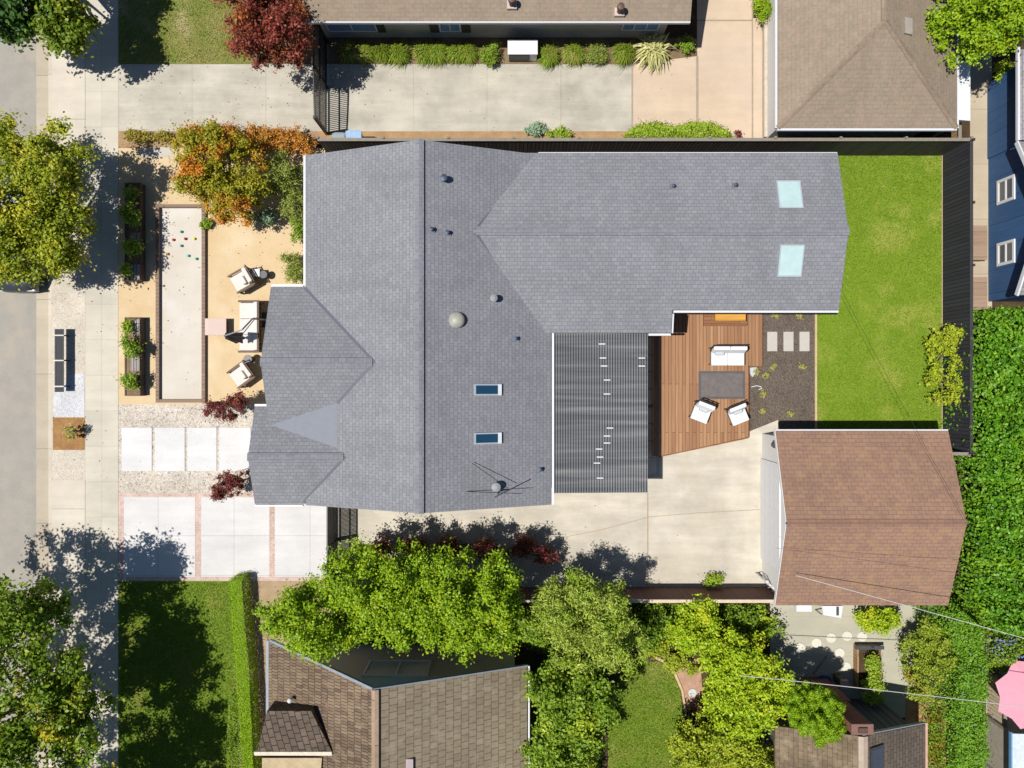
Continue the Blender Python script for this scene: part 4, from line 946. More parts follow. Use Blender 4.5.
# top neighbour bed
for i, (x, y) in enumerate(((350,49),(366,51),(386,52),(400,50),(421,51),(440,50),(455,50),(470,49))):
    tuft('fountain_grass', 'bright green fountain grass in the row under the top house wall, left of the white box', 'grass', *P(x+random.uniform(-3,3),y+3.5+random.uniform(-2,2),.25)[:2], .5*random.uniform(.75,1.15), .5*random.uniform(.7,1.2), LF_GRASS, int(800*random.uniform(.5,1.05)), .024, 'fountain grasses left of the white box')
shrub('shrub', 'round green shrub at the right end of the grass row, left of the white box', 'shrub', [(490,54,12,11)], .7, LF_FRESH, 3200, .05, .035, .15)
for x, y in ((549,55),(574,53),(624,53)):
    tuft('fountain_grass', 'bright green fountain grass in the bed between the white box and the striped yucca', 'grass', *P(x,y+1,.25)[:2], .55*random.uniform(.8,1.1), .5*random.uniform(.8,1.2), LF_GRASS, int(800*random.uniform(.6,1.05)), .024, 'fountain grasses right of the white box')
shrub('shrub', 'low green shrub between the fountain grasses right of the white box', 'shrub', [(597,55,15,10)], .55, LF_OLIVE, 3200, .05, .03, .15)
tuft('yucca', 'pale striped yucca in the corner of the tan driveway', 'plant', *P(652,50,.3)[:2], .85, .6, LF_STRAW, 260, .06)
shrub('shrub', 'small dark green shrub right of the striped yucca', 'shrub', [(685,46,10,9)], .6, LF_FRESH, 2000, .06, .04, .14)
shrub('hedge', 'green hedge at the top edge beside the tan driveway', 'hedge', [(762,8,9,14)], 1.0, LF_HEDGE, 2200, .07, .045, .16)
hedge('ground_cover', 'spreading light green plants along the black fence beside the tan driveway', 'plants', [(622,138),(628,130),(640,122),(660,120),(676,124),(694,120),(716,121),(732,130),(736,138)], .5, LF_LOWG, 5500, .08, .05, 3, edge=.25, amp=.3, bs=4)
shrub('plant', 'blue grey plant at the foot of the black fence', 'plant', [(536,130,11,8)], .45, LF_SAGE, 1000, .09, .05, .12)
shrub('plant', 'bright green plant right of the blue grey plant at the black fence', 'plant', [(560,133,13,8)], .45, LF_LOWG, 1200, .08, .04, .12)
shrub('plant', 'small dark red plant at the end of the plants along the black fence', 'plant', [(738,134,5,4)], .3, LF_JMAP, 200, .06, .04, .08)
tree('magnolia', 'glossy green tree overhanging the brown hip roof in the upper right corner', 'tree', [(978,22,44,36),(1010,10,40,36),(960,2,26,30),(992,40,26,18)], 2.2, 5.4, LF_HEDGE, 15000, .15, .08, .38, None, None, .12, (962,30))
shrub('shrub', 'yellow green shrub at the north end of the navy house', 'shrub', [(1004,74,10,12)], 1.2, LF_LIME, 1800, .08, .05, .2)
# back yard
shrub('climbing_shrub', 'yellow green climbing shrub at the lower right corner of the back lawn', 'shrub', [(952,338,14,17),(958,370,8,28),(948,398,15,8),(938,345,9,16),(934,372,6,16),(956,392,9,12)], 1.6, LF_YELLOW, 6500, .10, .06, .16)
for x, y in ((756,372),(766,376),(773,367),(802,367),(763,394),(763,411),(790,414),(776,316),(800,316)):
    shrub('young_plant', 'tiny yellow green plant in the dark gravel beside the deck', 'plant', [(x,y,4.5,4)], .2, LF_FADE, 150, .07, .03, .06, group='young plants in the dark gravel', nl=2)
shrub('plant', 'green weed clump at the south edge of the patio by the red brown fence', 'plant', [(712,580,12,7)], .5, LF_LOWG, 1100, .08, .045, .13)
# the ivy mass right of the back fence
hedge('ivy_bank', 'huge glossy green ivy covered bank filling the right edge', 'hedge', [(974,330),(982,312),(1000,306),(1060,306),(1090,450),(1080,640),(1000,640),(972,606),(962,596),(968,560),(974,520),(972,470),(974,440),(972,400)], 2.4, LF_IVY, 38000, .125, .09, 8, edge=.25, amp=.12, bs=5, depth=.6, jit=.85, side=.03)
hedge('bank_undergrowth', 'shaded low bushes at the foot of the ivy covered bank', 'shrubs', [(976,320),(1000,314),(1060,320),(1060,600),(1000,600),(976,590),(972,540),(980,500),(978,420)], 1.2, LF_DKG, 5000, .12, .08, 3, edge=.3, amp=.2, bs=3, side=.1)
hedge('flowering_hedge', 'tall green hedge dotted with pale blue flowers, lower right', 'hedge', [(934,606),(958,600),(984,622),(990,660),(992,800),(944,800),(944,720),(950,660)], 2.2, LF_BLUEH, 20000, .08, .05, 6, edge=.3, amp=.08, bs=3, depth=.4, extra=(FL_BLUE, 90, [(942,614),(982,622),(988,660),(988,768),(946,768)], .06))
hedge('plumbago', 'blue flowering bush beside the pink umbrella', 'shrub', [(984,624),(1000,612),(1060,612),(1060,676),(1000,678),(986,668)], 2.0, LF_DKG, 7000, .10, .06, 4, edge=.35, amp=.2, bs=3, extra=(FL_BLUE, 420, [(986,634),(1008,632),(1022,650),(1020,668),(992,664)], .08))
# south gardens
shrub('plum_shrub', 'dark purple low shrubs in the tree shade along the south edge of the patio', 'shrub', [(382,548,16,12),(412,546,20,12),(446,548,18,11),(486,550,20,12),(520,548,18,14),(546,556,16,12)], 1.5, LF_JMAP, 9000, .09, .05, .2)
tree('citrus_tree', 'bright green broad tree at the left end of the row by the patio fence', 'tree', [(318,610,48,34),(360,582,42,40),(404,580,40,36),(330,632,50,22),(292,612,30,22),(384,612,40,34)], 1.3, 5.6, LF_HEDGE, 26000, .13, .075, .38, None, None, .12, (352,606))
tree('citrus_tree', 'bright green broad tree in the middle of the row by the patio fence', 'tree', [(448,592,52,46),(492,598,38,44),(420,610,46,32),(482,634,44,22)], 1.3, 5.9, LF_HEDGE, 27000, .13, .075, .38, None, None, .12, (462,606))
tree('pepper_tree', 'grey green feathery tree right of the bright green row', 'tree', [(584,622,54,44),(560,600,30,26),(610,604,26,26),(616,646,30,26)], 1.2, 4.8, LF_GREYG, 20000, .17, .045, .34, None, None, .11, (574,616), .3, 9, .3, .8)
tree('tree', 'deep green leafy tree between the wood shake house and the small lawn', 'tree', [(572,712,42,50),(550,690,30,30),(596,700,24,30),(560,754,40,30)], 1.2, 4.4, LF_DKG, 17000, .15, .09, .36, None, None, .11, (566,700))
shrub('shrub', 'dark green shrub with pale flowers beside the red brown fence', 'shrub', [(660,618,26,20),(650,640,18,12)], 1.4, LF_DKG, 4200, .10, .065, .22)
tree('tree', 'bright yellow green tree in the south garden above the small lawn', 'tree', [(694,632,26,26),(700,612,20,16)], .8, 2.6, LF_LIME, 6500, .12, .075, .26, None, None, .06)
shrub('shrub', 'low yellow plants at the tip of the small lawn', 'shrub', [(674,662,14,12),(654,650,18,10),(690,668,10,8)], .6, LF_YELLOW, 3200, .08, .045, .16)
tree('tree', 'lime green leafy tree beside the grey south patio', 'tree', [(746,680,46,48),(730,658,34,32),(764,696,30,34),(736,712,34,28)], .7, 3.2, LF_LIME, 20000, .14, .085, .34, None, None, .1, (738,672))
tree('tree', 'yellow tinged tree at the bottom edge right of the small lawn', 'tree', [(712,744,44,26),(690,756,26,26),(750,760,30,24)], .8, 3.2, LF_YELLOW, 9000, .12, .075, .3, None, None, .08)
shrub('shrub', 'dark purple shrub between the brick path and the lime tree', 'shrub', [(706,714,22,14),(696,728,14,10)], 1.0, mat_leaf('dark_purple_leaves', [T(70,40,36,GL), T(92,54,44,GL), T(58,50,34,GL), T(110,70,54,GL)]), 3000, .09, .055, .2)
shrub('shrub', 'dark green bushes along the wall of the lime tree garden by the fence', 'shrub', [(760,628,26,12),(742,618,18,10)], 1.2, LF_DKG, 3200, .1, .06, .2)
tree('round_tree', 'round clipped bright green tree in front of the brick chimney', 'tree', [(816,714,31,30)], 1.9, 4.3, LF_ROUND, 24000, .06, .04, .24, 240, None, .08, (808,684), .0, 9, .1, .4, BARK, True)
shrub('shrub', 'yellow green shrub below the south wall of the garage', 'shrub', [(868,616,14,11),(888,618,18,12),(876,628,14,8)], 1.2, LF_LIME, 5200, .09, .055, .18)
tree('shrub_tree', 'loose green and rust shrub between the south patio and the flowering hedge', 'shrub', [(926,660,26,32),(930,636,18,18),(920,684,20,16)], .3, 2.4, mat_leaf('rusty_green_leaves', [T(116,150,40,GL), T(144,172,52,GL), T(98,132,36,GL), T(160,180,70,GL)], [T(180,140,66,GL), T(140,160,50,GL)], 1.2, .58, .7), 9500, .10, .06, .26, None, None, .05, None, .3)
shrub('shrub', 'rust coloured dry plants along the orange soil strip', 'shrub', [(936,736,9,36)], .6, LF_RUST, 3000, .07, .035, .14)
hedge('shrubbery', 'dark understorey bushes along the south side of the red brown fence', 'shrubs', [(500,604),(640,606),(770,606),(770,622),(690,640),(640,640),(560,660),(500,640)], .9, LF_DKG, 9000, .11, .07, 4, edge=.4, amp=.25)
hedge('shrubbery', 'dark understorey bushes at the bottom edge under the deep green tree', 'shrubs', [(530,676),(600,680),(604,740),(600,800),(532,800)], .8, LF_DKG, 5000, .11, .07, 3, edge=.4, amp=.25)
shrub('shrub', 'low dark bush behind the yellow tinged tree at the bottom edge', 'shrub', [(740,762,30,14)], .8, LF_DKG, 3000, .1, .06, .2)
hedge('sunny_shrub', 'yellow tipped bush at the bottom edge left of the small lawn', 'shrub', [(540,748),(570,744),(596,752),(600,800),(538,800)], 1.6, LF_YELLOW, 3200, .11, .07, 3, edge=.4, amp=.25)

# grass blades on the lawns
def grass(name, poly_px, n, mat, L=.07, wd=.02, holes=.0):
    poly = [G(*p) for p in poly_px]; p = np.array(poly); lo = p.min(0); hi = p.max(0)
    x = rng.uniform(lo[0],hi[0],n*2); y = rng.uniform(lo[1],hi[1],n*2); k = in_poly(x,y,poly)
    if holes:
        k &= bumps(x, y, 2.6) < holes
    x = x[k][:n]; y = y[k][:n]; m = len(x)
    nr = rng.normal(size=(m,3)); nr[:,2] = np.abs(nr[:,2])*.8+.1
    z = rng.uniform(.012,.04,m)
    q = leaf_quads(np.stack([x,y,z],1), nr, L, wd, .1)
    o = quads_mesh(name, q, mat, None); o['kind'] = 'stuff'; return o
GB = mat_leaf('lawn_blades', [T(110,146,28,1.15), T(134,166,36,1.15), T(122,156,32,1.15), T(174,180,90,1.15)], [T(140,164,44,1.15), T(164,174,76,1.15), T(130,158,38,1.15)], 1.1, .54, .74, trans=.2)
GB2 = mat_leaf('olive_lawn_blades', [T(112,142,34,1.25), T(140,162,44,1.25), T(126,152,38,1.25), T(172,174,88,1.25)], None, trans=.2)
GB3 = mat_leaf('fresh_lawn_blades', [T(96,132,34,1.1), T(120,152,42,1.1), T(106,140,38,1.1), T(146,160,66,1.1)], [T(190,176,120,1.1), T(206,188,140,1.1), T(150,156,76,1.1)], .55, .42, .54, trans=.2)
grass('back_lawn_grass', [(815.5,150),(942.5,150),(942,240),(943.2,300),(942,436),(815.6,436),(816.4,380),(815.2,330)], 56000, GB)
grass('south_lawn_grass', [(119,582),(232,582),(240,768),(240,820),(119,820)], 40000, GB2)
grass('front_lawn_grass', rect(119,-30,250,63), 11000, GB3)
grass('small_lawn_grass', ov[:7]+[(684,780),(608,780),(609,720)], 17000, GB)

# ------------------------------------------------------------------ front garden things
BR_T = TIMBER
bt = empty('bocce_border', (*G(182,304),0), 'brown timber border framing the pale bocce court', 'court border')
xa, ya = G(157.4,402.5); xb, yb = G(206.6,205)
for (x0,x1,y0,y1) in ((xa,xa+.14,ya,yb),(xb-.14,xb,ya,yb),(xa+.141,xb-.141,ya,ya+.13),(xa+.141,xb-.141,yb-.13,yb)):
    MB().box(x0,x1,y0,y1,0,.16).build('timber', BR_T, bt, bevel=.008)
BALLS = [(182,232,'teal',(20,150,150)),(186,239,'dark red',(150,40,50)),(174,240,'red',(190,60,60)),(182,246,'blue green',(30,140,170)),(195,239,'yellow',(226,196,50)),
         (168,254,'golden yellow',(230,180,40)),(189,256,'light teal',(60,180,170)),(197,259,'green teal',(40,170,140)),(164,286,'grey jack',(120,120,125))]
WHERE = ['highest up the court','right of centre near the top','left of centre in the cluster','in the middle of the cluster','right of the cluster','alone on the left','below the cluster','right below the cluster','alone far left and lower']
for (x, y, nm, c), wh in zip(BALLS, WHERE):
    X_, Y_ = G(x, y); r = .055 if nm != 'grey jack' else .04
    prof = [(r*math.sin(a)+.0005, .012+r-r*math.cos(a)) for a in np.linspace(.02, math.pi-.02, 11)]
    b = MB().lathe([(p[0],p[1]) for p in prof], X_, Y_, 14).build('bocce_ball', mat_plain(nm.replace(' ','_')+'_ball', T(*c, 1.5), .35, var=.03), None, smooth=True)
    tag(b, nm+' bocce ball on the pale court, '+wh, 'ball', 'bocce balls on the court')

WOODP = mat_planks('planter_boards', T(120,104,92), T(104,90,80), T(50,42,36), .14, 2.4, 'u')
WGREY = mat_planks('weathered_planks', T(176,168,164), T(160,152,150), T(90,84,80), .1, 2.4, 'v')
def planter(py0, py1, label, seats, plants):
    x0 = P(123.5,0,.5)[0]; x1 = P(139.3,0,.5)[0]; y1 = P(0,py0,.5)[1]; y0 = P(0,py1,.5)[1]
    r = empty('planter', ((x0+x1)/2,(y0+y1)/2,0), label, 'planter', None)
    MB().box(x0,x0+.04,y0,y1,0,.42).build('side_board', WOODP, r); MB().box(x1-.04,x1,y0,y1,0,.42).build('side_board', WOODP, r)
    MB().box(x0+.041,x1-.041,y0,y0+.04,0,.42).build('end_board', WOODP, r); MB().box(x0+.041,x1-.041,y1-.04,y1,0,.42).build('end_board', WOODP, r)
    MB().box(x0+.045,x1-.045,y0+.045,y1-.045,.0,.38).build('soil', SOIL, r)
    for a, b in seats:
        ya = P(0,b,.55)[1]; yb = P(0,a,.55)[1]
        for k in range(3): MB().box(x0+.26+.12*k,x0+.37+.12*k,ya,yb,.425,.455).build('bench_slat', WGREY, r)
    for k, (lab, ell, h, mt, n) in enumerate(plants):
        shrub('planter_plant', lab, 'plant', ell, h, mt, n, .09, .05, .17, base_z=.38, nl=3)
planter(182, 280, 'long timber planter in tree shade, upper of the two beside the bocce court', [(264,279),(232,240)],
    [('leafy dark green plant at the shaded end of the upper planter', [(131,215,11,13)], .8, LF_DKG, 1500),
     ('bright green plant in the middle of the upper planter', [(132,246,9,9)], .7, LF_FRESH, 1300),
     ('small green plant at the lower end of the upper planter', [(126.5,271,4,9)], .4, LF_LOWG, 450),
     ('dark plant at the top end of the upper planter', [(131,193,9,8)], .6, LF_DKG, 800)])
planter(317, 396, 'long timber planter in full sun, lower of the two beside the bocce court', [(319,334),(356,371)],
    [('thin green plant at the top end of the sunny planter', [(127.5,328,4,10)], .45, LF_LOWG, 500),
     ('bright green plant in the middle of the sunny planter', [(131,349,10,10),(127,341,5,6)], .7, LF_FRESH, 1500),
     ('round green plant at the bottom end of the sunny planter', [(131,381,10,8)], .65, LF_FRESH, 1200)])

# lounge chairs and sofa, modelled facing local -Y
FRAME = mat_plain('brown_frame_wood', T(120,96,76), .7)
def lounge(name, width, label, cat, group=None, fmat=None, depth=.84, nback=1, pillow=None, arms=True, low=.36, thin=.05, cush=None):
    cush = cush or CUSHION; ins = .08 if arms else .02
    fmat = fmat or FRAME
    r = empty(name, (0,0,0), label, cat, group); hw = width/2; hd = depth/2
    m = MB().box(-hw+.02,hw-.02,-hd+.02,hd-.05,low-.1,low-.04); m.build('seat_frame', fmat, r)
    for sx in (-1,1):
        for sy in (-1,1):
            x = sx*(hw-.04); y = sy*(hd-.06)
            MB().box(x-thin/2,x+thin/2,y-thin/2,y+thin/2,0,(.56 if arms else low-.04)).build('leg', fmat, r)
        if arms: MB().box(sx*(hw-.035)-.04,sx*(hw-.035)+.04,-hd-.01,hd-.04,.56,.59).build('armrest', fmat, r, bevel=.006)
    w_ = (width-2*ins)/nback
    for k in range(nback):
        xa = -hw+ins+w_*k
        MB().box(xa+.005,xa+w_-.005,-hd,hd-.2,low-.035,low+.11).build('seat_cushion', cush, r, bevel=.03)
        b = MB().add([(xa+.005,hd-.30,low+.112),(xa+w_-.005,hd-.30,low+.112),(xa+w_-.005,hd-.13,low+.112),(xa+.005,hd-.13,low+.112),
                  (xa+.005,hd-.17,low+.5),(xa+w_-.005,hd-.17,low+.5),(xa+w_-.005,hd-.02,low+.5),(xa+.005,hd-.02,low+.5)],
                 [(3,2,1,0),(4,5,6,7),(0,1,5,4),(1,2,6,5),(2,3,7,6),(3,0,4,7)])
        b.build('back_cushion', cush, r, bevel=.03)
    n = max(4, int(width/.16))
    bf = MB().bar((-hw+.03,hd+.02,low+.46),(hw-.03,hd+.02,low+.46),.035,.06).build('back_frame', fmat, r)
    for k in range(n):
        x = -hw+.06+(width-.12)*k/(n-1)
        MB().bar((x,hd-.06,low-.06),(x,hd+.02,low+.44),.05,.02).build('back_slat', fmat, bf)
    for px_, py_, a, mt in (pillow or []):
        p = MB().box(px_-.18,px_+.18,py_-.05,py_+.12,low+.13,low+.30).build('pillow', mt, r, bevel=.05)
    return r
def place(o, loc, deg): o.location = loc; o.rotation_euler = (0,0,math.radians(deg)); return o
PALEP = mat_plain('pale_grey_pillow', T(206,212,214), .95, var=.1, scale=20)
c1 = lounge('lounge_chair', .8, 'cream cushioned wooden lounge chair nearest the green shrubs, above the garden sofa', 'chair', 'lounge chairs in the front garden', pillow=[(.05,.0,0,CUSHION)])
c2 = copy_tree(c1); c2['label'] = 'cream cushioned wooden lounge chair below the garden sofa, beside the round grey stool'
place(c1, (*G(247.2,281.5),.008), -60); place(c2, (*G(246.5,374.5),.008), -54)
so = lounge('garden_sofa', 2.05, 'long cream cushioned garden sofa between the two front lounge chairs', 'sofa', None, nback=3, depth=.86)
place(so, (*G(254.5,327.5),.008), -90)
tb_ = empty('coffee_table', (*G(219.5,327.5),.008), 'low square pale pink coffee table on the tan garden court', 'table')
x, y = G(219.5,327.5)
MB().box(x-.42,x+.42,y-.33,y+.33,.34,.40).build('table_top', mat_concrete('pink_table_top', T(232,208,196), 9, 9, -30, -30, 0, .06), tb_, bevel=.008)
MB().box(x-.34,x+.34,y-.26,y+.26,.0,.338).build('base', FRAME, tb_)
def stool(px_, py_, r, h, top, label, name='stool'):
    x, y = G(px_,py_); e = empty(name, (x,y,.008), label, 'stool')
    MB().lathe([(r*.9,h-.05),(r,h-.03),(r,h-.01),(r*.93,h)], x, y, 24).build('seat', top, e)
    MB().lathe([(r*.75,.008),(r*.5,h*.5),(r*.8,h-.051)], x, y, 16).build('base', DKGREY, e)
stool(252,359.5,.17,.5,mat_plain('grey_stool', T(150,146,148), .7), 'round grey stool between the garden sofa and the lower lounge chair')
stool(267,276,.16,.45,DKGREY, 'small round dark stool behind the upper lounge chair')
sx, sy = G(260,274.5); sb = empty('side_table', (sx,sy,.008), 'small white topped side table behind the upper lounge chair', 'table')
MB().box(sx-.15,sx+.15,sy-.15,sy+.15,.46,.49).build('table_top', WHITE, sb, bevel=.005)
for q in (-.12,.12):
    for v in (-.12,.12): MB().box(sx+q-.015,sx+q+.015,sy+v-.015,sy+v+.015,.008,.459).build('leg', DKGREY, sb)
sb.rotation_euler = (0,0,0)
# folded cantilever umbrella
um = empty('folded_umbrella', (*G(266,321),0), 'folded grey cantilever umbrella hanging between the coffee table and the sofa', 'umbrella')
bx, by = G(267,320)
MB().prism([(bx-.3,by-.3),(bx+.3,by-.3),(bx+.3,by+.3),(bx-.3,by+.3)],.008,.07).build('base_plate', DKGREY, um)
tip = P(236,331,2.45)
MB().tube([(bx,by,.07),(bx-.12,by-.06,1.3),(tip[0]+.25,tip[1]+.05,2.5)],.035,.03,10).build('mast', GREY, um)
MB().tube([(bx-.1,by-.05,1.1),(tip[0]+.1,tip[1]-.05,2.0)],.02,.02,8).build('strut', GREY, um)
tx, ty, _ = P(228,336,2.2)
MB().tube([(tip[0]+.27,tip[1]+.05,2.5),(tx,ty,2.46)],.025,.025,8).build('arm', GREY, um)
CANV = mat_planks('folded_canvas', T(140,130,134), T(112,104,108), T(60,56,58), .07, 9, 'v', .95, .01)
prof = [(.03,2.45),(.10,2.3),(.13,1.9),(.17,1.4),(.20,1.05),(.05,1.0)]
m = MB(); n0 = 24; vs = []
for r_, z_ in prof:
    for k in range(n0):
        a = 2*math.pi*k/n0; rr = r_*(1+.28*math.cos(6*a)); vs.append((tx+rr*math.cos(a),ty+rr*math.sin(a),z_))
fs = [(i*n0+k,i*n0+(k+1)%n0,(i+1)*n0+(k+1)%n0,(i+1)*n0+k) for i in range(len(prof)-1) for k in range(n0)]
m.add(vs, fs+[tuple(range(n0))[::-1], tuple(range((len(prof)-1)*n0,len(prof)*n0))]); m.build('folded_canopy', CANV, um)

# bench on the parkway strip
bn = empty('bench', (*G(60,361),0), 'long black slatted backless bench with pale cross straps on the gravel parkway', 'bench')
x0, y0 = P(54.6,392,.45)[:2]; x1, y1 = P(63.6,329,.45)[:2]
BSL = mat_plain('charcoal_slats', (.022,.024,.028,1), .7)
for k in range(4): MB().box(x0+.09*k,x0+.08+.09*k,y0,y1,.42,.45).build('seat_slat', BSL, bn)
PALEA = mat_plain('pale_armrest', T(214,206,192), .5)
for yy in (y0+.22,(y0+y1)/2,y1-.25):
    MB().box(x0-.02,x0+.37,yy-.025,yy+.025,.452,.475).build('seat_strap', PALEA, bn)
    for xx in (x0+.03,x0+.32): MB().box(xx-.025,xx+.025,yy-.02,yy+.02,0,.419).build('leg', BLACK, bn)
# parked car, mostly under the street tree
car = empty('parked_car', (-19.5,5.8,-.125), 'dark grey car parked under the yellow green street tree', 'car')
CARP = mat_plain('dark_car_paint', (.035,.038,.042,1), .25, 0, .6, .05); CGL = mat_glass('car_glass', (.30,.34,.38,1), .05); RUB = mat_plain('tyre_rubber', (.02,.02,.02,1), .9)
cz = -.125; cxx = -19.52; yF = 3.62; L = 4.5     # the end towards the bottom of the picture
st_ = [(0,.42,.30,.66),(.06,.74,.24,.74),(.35,.86,.22,.84),(1.0,.90,.22,.92),(2.2,.91,.22,.94),(3.4,.90,.22,.95),(4.2,.84,.24,.90),(4.45,.72,.28,.80),(4.5,.5,.35,.7)]
vs = []; 
for d, hwid, zl, zt in st_:
    y = yF+d
    for sx, zz in ((-.92,zl),(-1,(zl+zt)/2),(-.93,zt-.04),(-.6,zt+.02),(0,zt+.035),(.6,zt+.02),(.93,zt-.04),(1,(zl+zt)/2),(.92,zl)): vs.append((cxx+sx*hwid,y,cz+zz))
fs = [(i*9+k,i*9+(k+1)%9,(i+1)*9+(k+1)%9,(i+1)*9+k) for i in range(len(st_)-1) for k in range(9)]
body = MB().add(vs, fs+[tuple(range(9)),tuple(range(72,81))]).build('body', CARP, car, smooth=True)
def ring(y, hw_, z): return [(cxx-hw_,y,cz+z),(cxx+hw_,y,cz+z)]
cab = [(yF+.95,.80,.93),(yF+1.55,.62,1.43),(yF+3.2,.62,1.45),(yF+3.95,.78,.95)]
v = sum((ring(*c) for c in cab), [])
MB().add([v[2],v[3],v[5],v[4],(v[2][0],v[2][1],v[2][2]-.05),(v[3][0],v[3][1],v[3][2]-.05),(v[5][0],v[5][1],v[5][2]-.05),(v[4][0],v[4][1],v[4][2]-.05)],[(0,1,2,3),(7,6,5,4),(0,4,5,1),(1,5,6,2),(2,6,7,3),(3,7,4,0)]).build('roof', CARP, car)
MB().slab([v[0],v[1],v[3],v[2]],.03).build('windscreen', CGL, car); MB().slab([v[4],v[5],v[7],v[6]],.03).build('rear_window', CGL, car)
for s in (0,1): MB().slab([v[s],v[2+s],v[4+s],v[6+s]],.02).build('side_window', CGL, car)
for sx in (-1,1):
    for yy in (yF+.85,yF+3.6):
        wv = MB(); wx = cxx+sx*.80
        wv.tube([(wx-.1,yy,cz+.33),(wx+.1,yy,cz+.33)],.33,.33,20); t_ = wv.build('wheel', RUB, car)
        MB().tube([(wx+sx*.09-.02,yy,cz+.33),(wx+sx*.09+.02,yy,cz+.33)],.2,.2,16).build('rim', GREY, t_)
    MB().box(cxx+sx*.62-.16,cxx+sx*.62+.16,yF+.02,yF+.1,cz+.60,cz+.70).build('headlight', mat_glass('lamp_glass' , (.6,.62,.62,1), .1), car, bevel=.02)
    MB().box(cxx+sx*.98-.1,cxx+sx*.98+.1,yF+1.28,yF+1.40,cz+.92,cz+1.04).build('side_mirror', CARP, car, bevel=.02)

# ------------------------------------------------------------------ deck furniture
def drop(o, px_, py_, h, deg): return place(o, (*P(px_,py_,h)[:2], dz), deg)
WCUSH = mat_plain('white_outdoor_fabric', T(250,250,250), .95, var=.02)
SLIM = mat_plain('slim_black_frame', (.02,.02,.022,1), .5)
lv = lounge('loveseat', 1.34, 'white cushioned loveseat with black frame on the wooden deck', 'sofa', None, SLIM, .76, 2, [(-.36,.06,0,PALEP)], thin=.035, arms=False, cush=WCUSH)
drop(lv, 728, 355.8, .7, 0)
d1 = lounge('deck_chair', .72, 'white cushioned deck chair on the left below the grey rug', 'chair', 'white chairs on the deck', SLIM, .76, 1, [(0,.06,0,PALEP)], thin=.035, arms=False, cush=WCUSH)
d2 = copy_tree(d1); d2['label'] = 'white cushioned deck chair on the right below the grey rug, at the deck edge'
drop(d1, 702, 412, .7, -21); drop(d2, 738, 414, .7, 22)
x0, y0 = P(698.5,399,dz)[:2]; x1, y1 = P(745,371,dz)[:2]
rg = empty('outdoor_rug', ((x0+x1)/2,(y0+y1)/2,dz), 'dark grey rectangular rug in the middle of the deck', 'rug')
RUGM = mat_ground('rug_weave', T(120,112,110), T(134,126,122), 6, 90, .25, .4); RUGB = mat_ground('rug_border', T(104,100,102), T(112,108,108), 6, 90, .2, .4)
MB().box(x0,x1,y0,y1,dz+.001,dz+.010).build('rug_border', RUGB, rg); MB().box(x0+.1,x1-.1,y0+.1,y1-.1,dz+.0105,dz+.016).build('rug_field', RUGM, rg)
hx_, hy_ = G(751,387)
tag(MB().tube([(hx_,hy_,.04),(hx_+.2,hy_+.05,.03),(hx_+.38,hy_+.02,.03),(hx_+.42,hy_-.06,.03),(hx_+.3,hy_-.1,.03)],.018,.018,7).build('hose_end', WHITE, None), 'short white hose end lying on the dark gravel by the deck', 'hose')
gx_, gy_ = G(752.5,372.5); sbg = MB().prism([(gx_-.14,gy_+.2),(gx_+.14,gy_+.22),(gx_+.1,gy_-.02),(gx_-.02,gy_-.2),(gx_-.12,gy_-.08)],.005,.12).build('cloth_bag', PALEP, None, bevel=.03); tag(sbg, 'crumpled white bag on the dark gravel at the deck corner', 'bag')

# ------------------------------------------------------------------ boxes, bins and yard things
ac = empty('equipment_cabinet', (.4,13.15,0), 'white metal equipment cabinet with dark grille in the fountain grass row', 'cabinet')
MB().box(-.15,.98,12.9,13.42,.05,.7).build('casing', WHITE, ac, bevel=.01); MB().box(-.12,.7,12.88,12.899,.1,.62).build('grille', DKGREY, ac); MB().box(-.17,1.0,12.87,13.44,.702,.73).build('lid', WHITE, ac)
def bin_(px0_, px1_, y0, y1, h, body, lid, label, cat, name):
    x0 = P(px0_,0,h)[0]; x1 = P(px1_,0,h)[0]; e = empty(name, ((x0+x1)/2,(y0+y1)/2,0), label, cat)
    MB().add([(x0+.04,y0+.04,0),(x1-.04,y0+.04,0),(x1-.04,y1-.04,0),(x0+.04,y1-.04,0),(x0,y0,h-.06),(x1,y0,h-.06),(x1,y1,h-.06),(x0,y1,h-.06)],[(3,2,1,0),(4,5,6,7),(0,1,5,4),(1,2,6,5),(2,3,7,6),(3,0,4,7)]).build('bin_body', body, e, bevel=.02)
    MB().box(x0-.02,x1+.02,y0-.02,y1+.02,h-.055,h).build('lid', lid, e, bevel=.02)
    MB().bar((x0+.05,y1+.04,h-.05),(x1-.05,y1+.04,h-.05),.03,.03).build('handle', lid, e)
BLU = mat_plain('pale_blue_plastic', T(140,176,214), .5); 
bin_(346,361,9.32,9.78,1.0,BLU,mat_plain('blue_lid', T(160,194,228), .5),'pale blue wheeled bin behind the black fence near the iron gate','bin','wheeled_bin')
bin_(332.5,344.5,9.32,9.72,.9,GREY,mat_plain('grey_lid', T(150,162,172), .5),'grey bin behind the black fence next to the blue bin','bin','wheeled_bin')
TANB = mat_planks('tan_box_boards', T(178,152,128), T(168,142,120), T(120,98,80), .5, 3, 'u')
for (a, b, lab) in ((225.5,260,'flat tan storage box beside the navy house, upper of two'),(277,311.5,'flat tan storage box beside the navy house, lower of two')):
    x0 = P(972.5,0,.5)[0]; x1 = P(987.5,0,.5)[0]; y1 = P(0,a,.5)[1]; y0 = P(0,b,.5)[1]
    e = empty('storage_box', ((x0+x1)/2,(y0+y1)/2,0), lab, 'box'); MB().box(x0+.02,x1-.02,y0+.02,y1-.02,0,.45).build('box_body', TANB, e); MB().box(x0,x1,y0,y1,.452,.5).build('lid', TANB, e, bevel=.01)
